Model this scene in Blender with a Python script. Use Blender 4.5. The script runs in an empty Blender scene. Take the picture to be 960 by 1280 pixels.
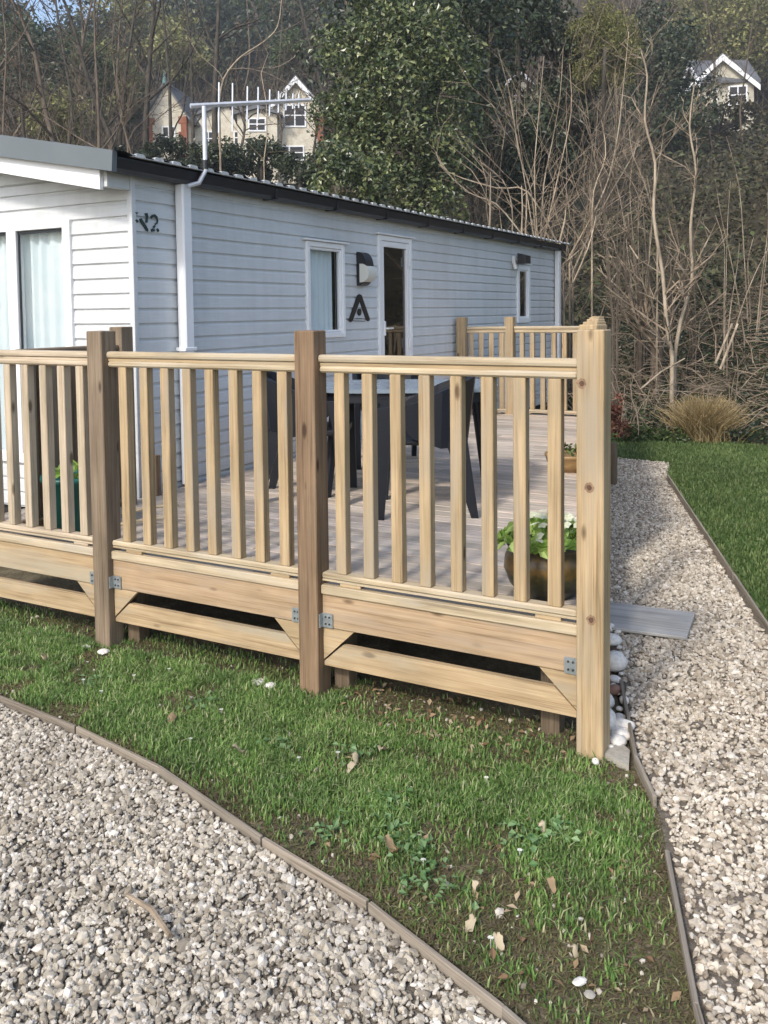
import bpy, math, random
import numpy as np
from mathutils import Vector, Matrix, noise as mnoise

rng = np.random.default_rng(7)
random.seed(7)
scene = bpy.context.scene
COL = scene.collection
R = math.radians

# ------------------------------------------------------------------ camera, sky, sun, exposure
CAM = np.array([0.937, -3.17, 1.651])
YAW, PITCH, ROLL, FPX, PPX, PPY = -0.4985, -0.0561, -0.0113, 1123.8, 480.0, 452.8   # pixels of a 960 x 1280 picture
fwd = np.array([math.sin(YAW) * math.cos(PITCH), math.cos(YAW) * math.cos(PITCH), math.sin(PITCH)])
_r = np.array([math.cos(YAW), -math.sin(YAW), 0.0]); _u = np.cross(_r, fwd)
right = math.cos(ROLL) * _r + math.sin(ROLL) * _u
up = -math.sin(ROLL) * _r + math.cos(ROLL) * _u
cd = bpy.data.cameras.new('camera'); cam = bpy.data.objects.new('camera', cd); COL.objects.link(cam)
m = Matrix.Identity(4)
for i in range(3):
    m[i][0], m[i][1], m[i][2], m[i][3] = right[i], up[i], -fwd[i], CAM[i]
cam.matrix_world = m
cd.sensor_fit = 'VERTICAL'; cd.sensor_height = 36.0; cd.sensor_width = 27.0
cd.lens = 36.0 * FPX / 1280.0
cd.shift_x = 0.0; cd.shift_y = -(640.0 - PPY) / 1280.0
cd.clip_start = 0.05; cd.clip_end = 1000
scene.camera = cam

SUN_AZ = (-0.06, -0.998); SUN_EL = 40.0
world = bpy.data.worlds.new('World'); scene.world = world; world.use_nodes = True
wn = world.node_tree; wn.nodes.clear()
sky = wn.nodes.new('ShaderNodeTexSky'); sky.sky_type = 'NISHITA'; sky.sun_disc = False
sky.sun_elevation = R(SUN_EL); sky.sun_rotation = math.atan2(SUN_AZ[0], SUN_AZ[1]); sky.dust_density = 2.0; sky.air_density = 1.0
bg = wn.nodes.new('ShaderNodeBackground'); bg.inputs['Strength'].default_value = 0.15
wo = wn.nodes.new('ShaderNodeOutputWorld')
wn.links.new(sky.outputs[0], bg.inputs[0]); wn.links.new(bg.outputs[0], wo.inputs[0])
sl = bpy.data.lights.new('sun', 'SUN'); sl.energy = 1.55; sl.angle = R(6); sl.color = (1.0, 0.95, 0.87)
so = bpy.data.objects.new('sun', sl); COL.objects.link(so)
sd = Vector((SUN_AZ[0] * math.cos(R(SUN_EL)), SUN_AZ[1] * math.cos(R(SUN_EL)), math.sin(R(SUN_EL))))
so.rotation_euler = sd.to_track_quat('Z', 'Y').to_euler(); so.location = (0, 0, 40)
vs = scene.view_settings
vs.view_transform = 'Standard'; vs.look = 'None'; vs.gamma = 1.0; vs.use_curve_mapping = False
vs.exposure = 0.96
try:
    scene.cycles.max_bounces = 8; scene.cycles.transparent_max_bounces = 16
except Exception:
    pass

def at(px, py, depth):
    d = fwd + right * (px - PPX) / FPX - up * (py - PPY) / FPX
    return CAM + d * depth

# ------------------------------------------------------------------ materials
class NT:
    def __init__(s, name):
        s.m = bpy.data.materials.new(name); s.m.use_nodes = True
        s.t = s.m.node_tree; s.t.nodes.clear()
        s.out = s.t.nodes.new('ShaderNodeOutputMaterial')
    def n(s, typ, **kw):
        nd = s.t.nodes.new(typ)
        for k, v in kw.items():
            if k.startswith('i_'):
                key = k[2:]; key = int(key) if key.isdigit() else key.replace('_', ' ')
                s.set(nd.inputs[key], v)
            else:
                setattr(nd, k, v)
        return nd
    def set(s, inp, v):
        if isinstance(v, bpy.types.NodeSocket): s.t.links.new(v, inp)
        else: inp.default_value = v
    def coord(s, kind='Object', scale=(1, 1, 1)):
        if kind == 'grain':
            c = s.n('ShaderNodeAttribute', attribute_name='grain').outputs['Vector']
        elif kind == 'pos':
            c = s.n('ShaderNodeNewGeometry').outputs['Position']
        else:
            c = s.n('ShaderNodeTexCoord').outputs[kind]
        mp = s.n('ShaderNodeMapping', i_Vector=c, i_Scale=scale)
        return mp.outputs[0]
    def noise(s, vec, scale, detail=3, rough=.55):
        return s.n('ShaderNodeTexNoise', i_Vector=vec, i_Scale=scale, i_Detail=detail, i_Roughness=rough).outputs['Fac']
    def ramp(s, fac, stops):
        r = s.n('ShaderNodeValToRGB'); s.set(r.inputs[0], fac)
        e = r.color_ramp.elements
        while len(e) < len(stops): e.new(0.5)
        for el, (p, c) in zip(e, stops):
            el.position = p; el.color = (*c, 1) if len(c) == 3 else c
        return r.outputs[0]
    def mix(s, fac, a, b, blend='MIX'):
        x = s.n('ShaderNodeMix', data_type='RGBA', blend_type=blend)
        s.set(x.inputs[0], fac)
        for i, v in ((6, a), (7, b)):
            s.set(x.inputs[i], (*v, 1) if isinstance(v, tuple) and len(v) == 3 else v)
        return x.outputs[2]
    def math(s, op, a, b=0.0):
        x = s.n('ShaderNodeMath', operation=op); s.set(x.inputs[0], a); s.set(x.inputs[1], b); return x.outputs[0]
    def island(s): return s.n('ShaderNodeNewGeometry').outputs['Random Per Island']
    def bump(s, h, strength=.3, dist=.01):
        return s.n('ShaderNodeBump', i_Height=h, i_Strength=strength, i_Distance=dist).outputs[0]
    def bsdf(s, col, rough=.7, normal=None, spec=.5, metal=0.0, **kw):
        b = s.n('ShaderNodeBsdfPrincipled')
        s.set(b.inputs['Base Color'], (*col, 1) if isinstance(col, tuple) and len(col) == 3 else col)
        s.set(b.inputs['Roughness'], rough); s.set(b.inputs['Specular IOR Level'], spec); s.set(b.inputs['Metallic'], metal)
        if normal is not None: s.set(b.inputs['Normal'], normal)
        for k, v in kw.items(): s.set(b.inputs[k.replace('_', ' ')], v)
        s.t.links.new(b.outputs[0], s.out.inputs[0]); return b

def wood(name, dark, mid, light, rough=.75, streak=.5, knots=True, weather=None):
    t = NT(name)
    v = t.coord('grain')
    g1 = t.noise(t.n('ShaderNodeMapping', i_Vector=v, i_Scale=(1.8, 60, 60)).outputs[0], 1.0, 5, .6)
    g2 = t.noise(t.n('ShaderNodeMapping', i_Vector=v, i_Scale=(4, 240, 240)).outputs[0], 1.0, 3, .6)
    b = t.noise(t.n('ShaderNodeMapping', i_Vector=v, i_Scale=(3, 6, 6)).outputs[0], 1.0, 3)
    f = t.math('ADD', t.math('MULTIPLY', g1, .62), t.math('MULTIPLY', g2, .38))
    c = t.ramp(f, [(.34, dark), (.47, mid), (.66, light)])
    isl = t.island()
    c = t.mix(1.0, c, t.ramp(isl, [(0, (.74, .73, .72)), (.5, (1, 1, 1)), (1, (1.18, 1.1, 1.02))]), 'MULTIPLY')
    c = t.mix(1.0, c, t.ramp(b, [(.3, (.8, .8, .77)), (.65, (1.1, 1.08, 1.05))]), 'MULTIPLY')
    if knots:
        vo = t.n('ShaderNodeTexVoronoi', i_Vector=t.n('ShaderNodeMapping', i_Vector=v, i_Scale=(3.2, 9, 9)).outputs[0], i_Scale=1.0, i_Randomness=1.0).outputs['Distance']
        c = t.mix(t.ramp(vo, [(.07, (1, 1, 1)), (.14, (0, 0, 0))]), c, (dark[0] * .55, dark[1] * .5, dark[2] * .45))
    if weather:
        w = t.noise(t.n('ShaderNodeMapping', i_Vector=v, i_Scale=(1.2, 9, 9)).outputs[0], 1.3, 4)
        c = t.mix(t.ramp(w, [(.48, (0, 0, 0)), (.66, (.8, .8, .8))]), c, weather)
    t.bsdf(c, rough, t.bump(f, .35, .004), .3)
    return t.m

def plain(name, col, rough=.5, var=.12, scale=6, metal=0., spec=.5, bumpy=0.):
    t = NT(name); v = t.coord('Object')
    n = t.noise(v, scale, 5, .6)
    c = t.mix(1.0, (*col, 1.0), t.ramp(n, [(.3, (1 - var,) * 3), (.7, (1 + var * .6,) * 3)]), 'MULTIPLY')
    t.bsdf(c, t.math('ADD', t.math('MULTIPLY', n, .15), rough - .07), t.bump(t.noise(v, scale * 8, 3), bumpy, .004) if bumpy else None, spec, metal)
    return t.m

def leafy(name, stops, rough=.45, spec=.5, trans=.25, pscale=.9):
    t = NT(name)
    c = t.ramp(t.island(), stops)
    p = t.noise(t.coord('pos'), pscale, 3)
    c = t.mix(1.0, c, t.ramp(p, [(.3, (.72, .74, .7)), (.7, (1.2, 1.18, 1.1))]), 'MULTIPLY')
    b = t.bsdf(c, rough, None, spec)
    if trans:
        tr = t.n('ShaderNodeBsdfTranslucent'); t.set(tr.inputs[0], c)
        mx = t.n('ShaderNodeMixShader'); mx.inputs[0].default_value = trans
        t.t.links.new(b.outputs[0], mx.inputs[1]); t.t.links.new(tr.outputs[0], mx.inputs[2])
        t.t.links.new(mx.outputs[0], t.out.inputs[0])
    return t.m

def barkmat(name, stops, rough=.85, scale=9):
    t = NT(name); v = t.coord('pos', (1, 1, .35))
    n = t.noise(v, scale, 5, .65)
    c = t.ramp(n, stops)
    c = t.mix(1.0, c, t.ramp(t.island(), [(0, (.7, .7, .7)), (1, (1.25, 1.2, 1.15))]), 'MULTIPLY')
    t.bsdf(c, rough, None, .2); return t.m

M = {}
M['tan'] = wood('pale_treated_timber', (.20, .142, .080), (.36, .268, .158), (.48, .375, .24), weather=(.33, .275, .20))
M['tan2'] = wood('board_timber', (.20, .138, .078), (.35, .258, .152), (.47, .365, .235), weather=(.36, .31, .225))
M['pink'] = wood('fascia_timber', (.20, .135, .080), (.35, .25, .155), (.46, .35, .24), weather=(.36, .285, .21))
M['brown'] = wood('brown_post_timber', (.10, .062, .038), (.195, .130, .080), (.29, .208, .138))
M['grey_brown'] = wood('weathered_post_timber', (.095, .07, .047), (.175, .134, .094), (.26, .208, .153))
M['rail'] = wood('rail_timber', (.25, .195, .125), (.42, .345, .235), (.53, .455, .33), knots=False, weather=(.42, .375, .30))
M['oldrail'] = wood('old_rail_timber', (.27, .215, .15), (.42, .35, .26), (.54, .46, .36))
M['deck'] = wood('weathered_deck_boards', (.30, .25, .205), (.51, .44, .38), (.63, .565, .505), rough=.8, knots=False, weather=(.34, .305, .25))
M['edging'] = wood('old_edging_timber', (.13, .11, .085), (.25, .215, .175), (.36, .32, .27), knots=False)
M['sleeper'] = wood('grey_sleeper', (.25, .245, .235), (.38, .375, .36), (.48, .47, .455), knots=False)
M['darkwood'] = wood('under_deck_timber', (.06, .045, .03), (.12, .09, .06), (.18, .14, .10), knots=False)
def m_siding():
    t = NT('pale_grey_cladding')
    st = t.noise(t.coord('pos', (7, 7, .5)), 1.0, 5, .65); bl = t.noise(t.coord('pos'), 1.3, 4); fi = t.noise(t.coord('pos', (3, 3, 40)), 2.0, 4)
    c = t.mix(1.0, (.60, .62, .635, 1.0), t.ramp(st, [(.32, (.92, .922, .91)), (.55, (1, 1, 1)), (.75, (1.04, 1.04, 1.04))]), 'MULTIPLY')
    c = t.mix(1.0, c, t.ramp(bl, [(.3, (.93, .93, .92)), (.7, (1.04, 1.04, 1.04))]), 'MULTIPLY')
    c = t.mix(1.0, c, t.ramp(fi, [(.3, (.95, .95, .95)), (.7, (1.03, 1.03, 1.03))]), 'MULTIPLY')
    t.bsdf(c, .45, t.bump(fi, .25, .004)); return t.m
M['siding'] = m_siding()
M['white'] = plain('white_upvc', (.80, .81, .82), .35, .04, 3)
M['trim_grey'] = plain('grey_roof_trim', (.125, .145, .155), .4, .1, 3)
M['gutter'] = plain('black_gutter', (.012, .013, .018), .4, .2, 4)
M['rooftile'] = plain('charcoal_tile_sheet', (.075, .078, .082), .35, .2, 5, bumpy=.15)
M['edge_glint'] = plain('sky_glint_tile_edge', (.60, .60, .58), .35, .3, 30)  # pale colour stands in for sky glinting off the tile crests
M['black'] = plain('black_plastic', (.012, .012, .014), .4, .2, 10)
def m_weave():
    t = NT('anthracite_woven_plastic'); v = t.coord('Object')
    a = t.n('ShaderNodeTexWave', i_Vector=v, i_Scale=42.0, bands_direction='Z').outputs['Fac']; b = t.n('ShaderNodeTexWave', i_Vector=v, i_Scale=34.0, bands_direction='DIAGONAL').outputs['Fac']
    h = t.math('MULTIPLY', a, b)
    t.bsdf(t.ramp(h, [(.1, (.006, .0075, .012)), (.8, (.010, .0125, .020))]), .45, t.bump(h, .3, .003), .35); return t.m
M['chair'] = m_weave()
M['table'] = plain('blue_grey_table', (.20, .245, .29), .25, .1, 6)
M['lens'] = plain('frosted_lens', (.62, .63, .58), .3, .05, 6)
M['galv'] = plain('galvanised_steel', (.42, .46, .48), .4, .25, 40, metal=.7)
M['bolt'] = plain('dark_bolt', (.06, .06, .06), .5, .2, 20, metal=.5)
M['alu'] = plain('aluminium', (.62, .63, .65), .35, .1, 10, metal=.5)
M['dark'] = plain('dark_interior', (.02, .02, .02), .9, .3, 3)
M['interior'] = plain('interior_lining', (.35, .33, .30), .9, .1, 2)
M['decal'] = plain('dark_green_decal', (.012, .035, .03), .5, .2, 20)
M['teal'] = plain('green_plastic_tub', (.012, .11, .095), .4, .15, 8)
M['green_tag'] = plain('green_sticker', (.02, .42, .2), .5, .1, 8)

def m_curtain():
    t = NT('net_curtain'); v = t.coord('Object')
    c = t.ramp(t.noise(v, 3, 3), [(.3, (.66, .74, .78)), (.7, (.82, .87, .88))])
    b = t.bsdf(c, .9, None, .1)
    tr = t.n('ShaderNodeBsdfTranslucent'); t.set(tr.inputs[0], c)
    mx = t.n('ShaderNodeMixShader'); mx.inputs[0].default_value = .12
    t.t.links.new(b.outputs[0], mx.inputs[1]); t.t.links.new(tr.outputs[0], mx.inputs[2]); t.t.links.new(mx.outputs[0], t.out.inputs[0])
    return t.m
M['curtain'] = m_curtain()
def m_glass(tint=(.92, .95, .95), boost=.0):
    t = NT('window_glass')
    tr = t.n('ShaderNodeBsdfTransparent'); tr.inputs[0].default_value = (*tint, 1)
    gl = t.n('ShaderNodeBsdfGlossy'); gl.inputs['Roughness'].default_value = .02
    fc = t.n('ShaderNodeLayerWeight').outputs['Facing']
    f = t.math('ADD', t.math('MULTIPLY', t.math('POWER', fc, 4.0), .8), .05 + boost)
    mx = t.n('ShaderNodeMixShader'); t.set(mx.inputs[0], f)
    t.t.links.new(tr.outputs[0], mx.inputs[1]); t.t.links.new(gl.outputs[0], mx.inputs[2]); t.t.links.new(mx.outputs[0], t.out.inputs[0])
    return t.m
M['glass'] = m_glass(); M['dark_glass'] = m_glass((.30, .31, .31), .05)

def m_stone(name, stops, rough=.8):
    t = NT(name)
    c = t.ramp(t.island(), stops)
    n = t.noise(t.coord('pos'), 60, 4, .6)
    c = t.mix(1.0, c, t.ramp(n, [(.3, (.78, .77, .75)), (.7, (1.12, 1.1, 1.08))]), 'MULTIPLY')
    big = t.noise(t.coord('pos'), 1.4, 3)
    c = t.mix(1.0, c, t.ramp(big, [(.35, (.84, .83, .82)), (.65, (1.06, 1.05, 1.03))]), 'MULTIPLY')
    t.bsdf(c, rough, t.bump(n, .3, .003), .25); return t.m
M['gravel'] = m_stone('limestone_chippings', [(0, (.24, .21, .17)), (.25, (.36, .325, .265)), (.5, (.46, .42, .35)), (.8, (.54, .50, .43)), (1, (.68, .65, .60))])
M['path_gravel'] = m_stone('path_chippings', [(0, (.27, .225, .175)), (.25, (.40, .35, .28)), (.5, (.51, .455, .375)), (.8, (.60, .545, .46)), (1, (.69, .65, .58))])
M['cobble'] = m_stone('white_cobbles', [(0, (.66, .645, .61)), (1, (.80, .785, .755))], .7)
M['redcobble'] = m_stone('pinkish_brown_stone', [(0, (.25, .15, .11)), (1, (.28, .17, .13))])
M['browncobble'] = m_stone('dark_brown_stone', [(0, (.07, .045, .035)), (1, (.09, .06, .045))])
M['slab'] = m_stone('grey_flat_stone', [(0, (.38, .36, .31)), (1, (.42, .40, .35))])
def m_ground(name, a, b, c3, scale=5, rough=.95):
    t = NT(name); v = t.coord('pos')
    n = t.noise(v, scale, 6, .65); n2 = t.noise(v, scale * 9, 4, .6)
    c = t.ramp(t.math('ADD', t.math('MULTIPLY', n, .65), t.math('MULTIPLY', n2, .35)), [(.34, a), (.5, b), (.66, c3)])
    t.bsdf(c, rough, t.bump(n2, .8, .02), .15); return t.m
M['soil'] = m_ground('garden_soil', (.045, .032, .02), (.085, .064, .042), (.15, .12, .085), 4)
M['lawn'] = m_ground('mossy_lawn_soil', (.062, .052, .030), (.115, .094, .058), (.20, .165, .11), 7)
M['far_lawn'] = m_ground('mown_lawn', (.035, .07, .012), (.05, .10, .02), (.075, .12, .03), 3)
M['bed'] = m_ground('gravel_bed', (.11, .093, .072), (.20, .17, .135), (.31, .27, .22), 20)
M['hill'] = m_ground('woodland_floor', (.022, .02, .012), (.05, .043, .026), (.10, .082, .05), .8)
M['grass'] = leafy('grass_blades', [(0, (.080, .155, .038)), (.45, (.17, .30, .075)), (.78, (.26, .38, .13)), (.92, (.39, .43, .22)), (1, (.52, .48, .32))], .5, .35, .35, 5.0)
M['thatch'] = leafy('dead_thatch', [(0, (.09, .075, .035)), (.5, (.19, .165, .085)), (.85, (.10, .15, .045)), (1, (.34, .29, .18))], .7, .2, .2, 5.0)
M['far_grass'] = leafy('far_grass_blades', [(0, (.07, .12, .036)), (.6, (.135, .20, .064)), (1, (.22, .255, .11))], .5, .3, .35)
M['deadleaf'] = leafy('dead_leaves', [(0, (.16, .09, .05)), (.5, (.30, .20, .12)), (1, (.50, .40, .29))], .7, .3, .2)
M['paleleaf'] = leafy('pale_leaves', [(0, (.36, .29, .20)), (1, (.54, .46, .35))], .7, .3, .2)
M['ivy'] = leafy('ivy_leaves', [(0, (.032, .050, .020)), (.5, (.080, .112, .042)), (.8, (.16, .19, .075)), (1, (.34, .36, .18))], .3, .6, .2, 1.7)
M['dark_ever'] = leafy('dark_evergreen', [(0, (.022, .034, .018)), (.7, (.046, .066, .032)), (1, (.09, .11, .05))], .4, .5, .15)
M['bush_green'] = leafy('mid_green_bush', [(0, (.03, .05, .015)), (.6, (.065, .10, .028)), (1, (.12, .16, .05))], .45, .4, .2)
M['yellow_green'] = leafy('yellow_green_foliage', [(0, (.11, .115, .04)), (.6, (.24, .24, .095)), (1, (.36, .35, .16))], .5, .4, .25)
M['ground_ivy'] = leafy('ground_ivy', [(0, (.010, .02, .007)), (.6, (.024, .042, .012)), (.9, (.05, .075, .022)), (1, (.12, .12, .05))], .4, .5, .2)
M['brown_under'] = leafy('brown_undergrowth', [(0, (.03, .03, .018)), (.5, (.065, .06, .036)), (.85, (.125, .108, .066)), (1, (.10, .135, .055))], .6, .3, .2)
M['bronze'] = leafy('bronze_leaves', [(0, (.10, .03, .022)), (.5, (.20, .075, .05)), (1, (.32, .16, .10))], .5, .4, .25)
M['primrose_leaf'] = leafy('primrose_leaves', [(0, (.16, .29, .05)), (.5, (.31, .47, .10)), (1, (.46, .60, .21))], .45, .4, .35)
M['petal'] = leafy('pale_yellow_petals', [(0, (.76, .76, .52)), (1, (.84, .84, .72))], .6, .2, .3)
M['daisy'] = leafy('white_petals', [(0, (.70, .70, .66)), (1, (.80, .80, .78))], .6, .2, .2)
M['weed'] = leafy('clover_leaves', [(0, (.10, .20, .07)), (1, (.24, .36, .18))], .5, .3, .3)
M['dry_grass'] = leafy('dry_grass_stems', [(0, (.20, .135, .06)), (.5, (.38, .28, .14)), (1, (.56, .45, .27))], .7, .2, .2)
M['bark_dark'] = barkmat('dark_bark', [(.3, (.034, .030, .025)), (.55, (.075, .066, .054)), (.8, (.14, .123, .10))])
M['bark_grey'] = barkmat('grey_bark', [(.3, (.07, .055, .042)), (.55, (.14, .115, .09)), (.8, (.23, .195, .155))])
M['bark_tan'] = barkmat('tan_bark', [(.3, (.18, .145, .105)), (.55, (.36, .30, .225)), (.8, (.54, .47, .37))])
M['twig'] = barkmat('brown_twigs', [(.3, (.065, .052, .038)), (.55, (.135, .108, .080)), (.8, (.23, .19, .145))])
M['twig_tan'] = barkmat('tan_twigs', [(.3, (.15, .118, .085)), (.55, (.29, .235, .175)), (.8, (.44, .37, .285))])
M['house_wall'] = m_ground('flint_and_cream_wall', (.42, .37, .28), (.62, .57, .46), (.74, .70, .59), 2.2, .9)
M['house_render'] = plain('cream_render', (.50, .47, .38), .9, .3, .8)
M['brick'] = m_ground('red_brick', (.20, .075, .045), (.30, .12, .075), (.36, .18, .12), 4, .9)
M['slate'] = plain('slate_roof', (.12, .125, .135), .6, .25, 2)
M['redroof'] = plain('red_roof', (.36, .13, .09), .7, .2, 2)
M['copper'] = plain('green_finial', (.12, .24, .22), .6, .2, 3)
def m_glaze():
    t = NT('brown_ochre_glaze'); v = t.coord('Object')
    z = t.n('ShaderNodeSeparateXYZ', i_0=t.coord('Object')).outputs[2]
    n = t.noise(v, 22, 5, .7)
    f = t.math('ADD', t.math('MULTIPLY', z, 4.0), t.math('MULTIPLY', t.math('SUBTRACT', n, .5), .7))
    c = t.ramp(f, [(.10, (.018, .02, .014)), (.38, (.055, .05, .018)), (.52, (.17, .095, .022)), (.62, (.12, .075, .02)), (.75, (.05, .035, .02))])
    t.bsdf(c, .32, None, .5); return t.m
M['glaze'] = m_glaze()
M['terracotta'] = plain('ochre_terracotta', (.33, .21, .09), .5, .3, 9)

# ------------------------------------------------------------------ mesh helpers
def rnd3(): return (random.uniform(0, 50), random.uniform(0, 50), random.uniform(0, 50))

class MB:
    def __init__(s): s.v = []; s.f = []; s.g = []; s.mi = []
    def add(s, vs, fs, gs=None, mi=0):
        b = len(s.v); s.v += [tuple(float(c) for c in x) for x in vs]
        s.g += list(gs) if gs is not None else [tuple(float(c) for c in x) for x in vs]
        s.f += [tuple(b + i for i in f) for f in fs]; s.mi += [mi] * len(fs); return s
    def board(s, a, b, w, h, upv=(0, 0, 1), c=.003, mi=0):
        """bevelled length of timber from a to b (centre line); w across, h along upv"""
        a = np.array(a, float); b = np.array(b, float); d = b - a; L = np.linalg.norm(d); d = d / L
        u = np.array(upv, float); u = u - d * (u @ d); u /= np.linalg.norm(u); r = np.cross(d, u)
        x, y = w / 2, h / 2
        pr = [(-x + c, -y), (x - c, -y), (x, -y + c), (x, y - c), (x - c, y), (-x + c, y), (-x, y - c), (-x, -y + c)]
        o = rnd3(); vs = []; gs = []
        for t, e in ((0, 0), (c, 1), (L - c, 1), (L, 0)):
            for (p, q) in pr:
                k = 1.0 if e else 1 - c / max(x, y)
                vs.append(a + d * t + r * p * k + u * q * k); gs.append((o[0] + t, o[1] + p, o[2] + q))
        fs = []
        for j in range(3):
            for i in range(8):
                fs.append((j * 8 + i, j * 8 + (i + 1) % 8, j * 8 + 8 + (i + 1) % 8, j * 8 + 8 + i))
        fs.append(tuple(range(7, -1, -1))); fs.append(tuple(range(24, 32)))
        return s.add(vs, fs, gs, mi)
    def box(s, lo, hi, c=.003, mi=0):
        lo = np.array(lo, float); hi = np.array(hi, float); d = hi - lo; k = int(np.argmax(d)); mid = (lo + hi) / 2
        a = mid.copy(); b = mid.copy(); a[k] = lo[k]; b[k] = hi[k]
        if k == 2: return s.board(a, b, d[0], d[1], (0, 1, 0), c, mi)
        return s.board(a, b, d[1 - k], d[2], (0, 0, 1), c, mi)
    def prism(s, poly, axis, lo, hi, mi=0):
        """poly: list of 3D points (planar), extruded from lo to hi along the axis vector"""
        ax = np.array(axis, float); n = len(poly); P = [np.array(p, float) for p in poly]
        vs = [p + ax * lo for p in P] + [p + ax * hi for p in P]
        o = rnd3(); gs = [tuple(v + np.array(o)) for v in vs]
        fs = [tuple(range(n - 1, -1, -1)), tuple(range(n, 2 * n))] + [(i, (i + 1) % n, n + (i + 1) % n, n + i) for i in range(n)]
        return s.add(vs, fs, gs, mi)
    def tube(s, pts, radii, n=6, cap=True, mi=0):
        pts = [np.array(p, float) for p in pts]; k = len(pts)
        vs = []; gs = []; o = rnd3(); L = 0
        prev = None
        for i, p in enumerate(pts):
            d = pts[min(i + 1, k - 1)] - pts[max(i - 1, 0)]; d /= (np.linalg.norm(d) + 1e-9)
            if prev is None:
                ref = np.array((0, 0, 1.0)) if abs(d[2]) < .9 else np.array((1.0, 0, 0))
                r = np.cross(d, ref)
            else:
                r = prev - d * (prev @ d)
            r /= (np.linalg.norm(r) + 1e-9); prev = r; u = np.cross(d, r)
            if i: L += np.linalg.norm(p - pts[i - 1])
            for j in range(n):
                a = 2 * math.pi * j / n
                vs.append(p + (r * math.cos(a) + u * math.sin(a)) * radii[i]); gs.append((o[0] + L, o[1] + radii[i] * math.cos(a), o[2] + radii[i] * math.sin(a)))
        fs = [(i * n + j, i * n + (j + 1) % n, (i + 1) * n + (j + 1) % n, (i + 1) * n + j) for i in range(k - 1) for j in range(n)]
        if cap: fs += [tuple(range(n - 1, -1, -1)), tuple(range((k - 1) * n, k * n))]
        return s.add(vs, fs, gs, mi)
    def lathe(s, prof, n=32, c=(0, 0, 0), mi=0):
        vs = []; k = len(prof)
        for r, z in prof:
            for j in range(n):
                a = 2 * math.pi * j / n; vs.append((c[0] + r * math.cos(a), c[1] + r * math.sin(a), c[2] + z))
        fs = [(i * n + j, i * n + (j + 1) % n, (i + 1) * n + (j + 1) % n, (i + 1) * n + j) for i in range(k - 1) for j in range(n)]
        fs.append(tuple(range((k - 1) * n, k * n)))
        return s.add(vs, fs, None, mi)
    def build(s, name, mat, parent=None, smooth=False, origin=None):
        return mesh_obj(name, np.array(s.v, float), s.f, mat, parent, smooth, origin, s.g, s.mi)

def mesh_obj(name, V, F, mat, parent=None, smooth=False, origin=None, G=None, MI=None):
    V = np.asarray(V, float)
    o3 = np.zeros(3) if origin is None else np.array(origin, float)
    me = bpy.data.meshes.new(name)
    if isinstance(F, np.ndarray):
        nf, k = F.shape
        me.vertices.add(len(V)); me.vertices.foreach_set('co', (V - o3).astype(np.float32).ravel())
        me.loops.add(nf * k); me.loops.foreach_set('vertex_index', F.astype(np.int32).ravel())
        me.polygons.add(nf); me.polygons.foreach_set('loop_start', np.arange(0, nf * k, k, dtype=np.int32))
        me.update(calc_edges=True)
    else:
        me.from_pydata([tuple(x) for x in (V - o3)], [], F)
    if G is not None:
        at_ = me.attributes.new('grain', 'FLOAT_VECTOR', 'POINT'); at_.data.foreach_set('vector', np.array(G, np.float32).ravel())
    mats = mat if isinstance(mat, (list, tuple)) else [mat]
    for x in mats: me.materials.append(x)
    if MI is not None and len(mats) > 1: me.polygons.foreach_set('material_index', np.array(MI, np.int32))
    me.polygons.foreach_set('use_smooth', np.full(len(me.polygons), bool(smooth)))
    me.update()
    o = bpy.data.objects.new(name, me); COL.objects.link(o)
    o.location = tuple(o3)
    if parent is not None:
        o.parent = parent
        if origin is not None: o.location = tuple(o3)
    return o

def tag(o, label=None, cat=None, group=None, kind=None):
    if label: o['label'] = label
    if cat: o['category'] = cat
    if group: o['group'] = group
    if kind: o['kind'] = kind
    return o
def thing(name, label, cat, loc=(0, 0, 0), rz=0.0, group=None):
    o = bpy.data.objects.new(name, None); COL.objects.link(o); o.empty_display_size = .2
    o.location = tuple(float(c) for c in loc); o.rotation_euler = (0, 0, rz)
    return tag(o, label, cat, group)
def dup(root, loc=None, rz=None, label=None, scale=None):
    r = root.copy(); COL.objects.link(r)
    if loc is not None: r.location = tuple(float(c) for c in loc)
    if rz is not None: r.rotation_euler = (0, 0, rz)
    if scale is not None: r.scale = (scale,) * 3 if np.isscalar(scale) else scale
    if label: r['label'] = label
    for ch in list(root.children):
        c = ch.copy(); COL.objects.link(c); c.parent = r
        for g in list(ch.children):
            d = g.copy(); COL.objects.link(d); d.parent = c
    return r

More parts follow.
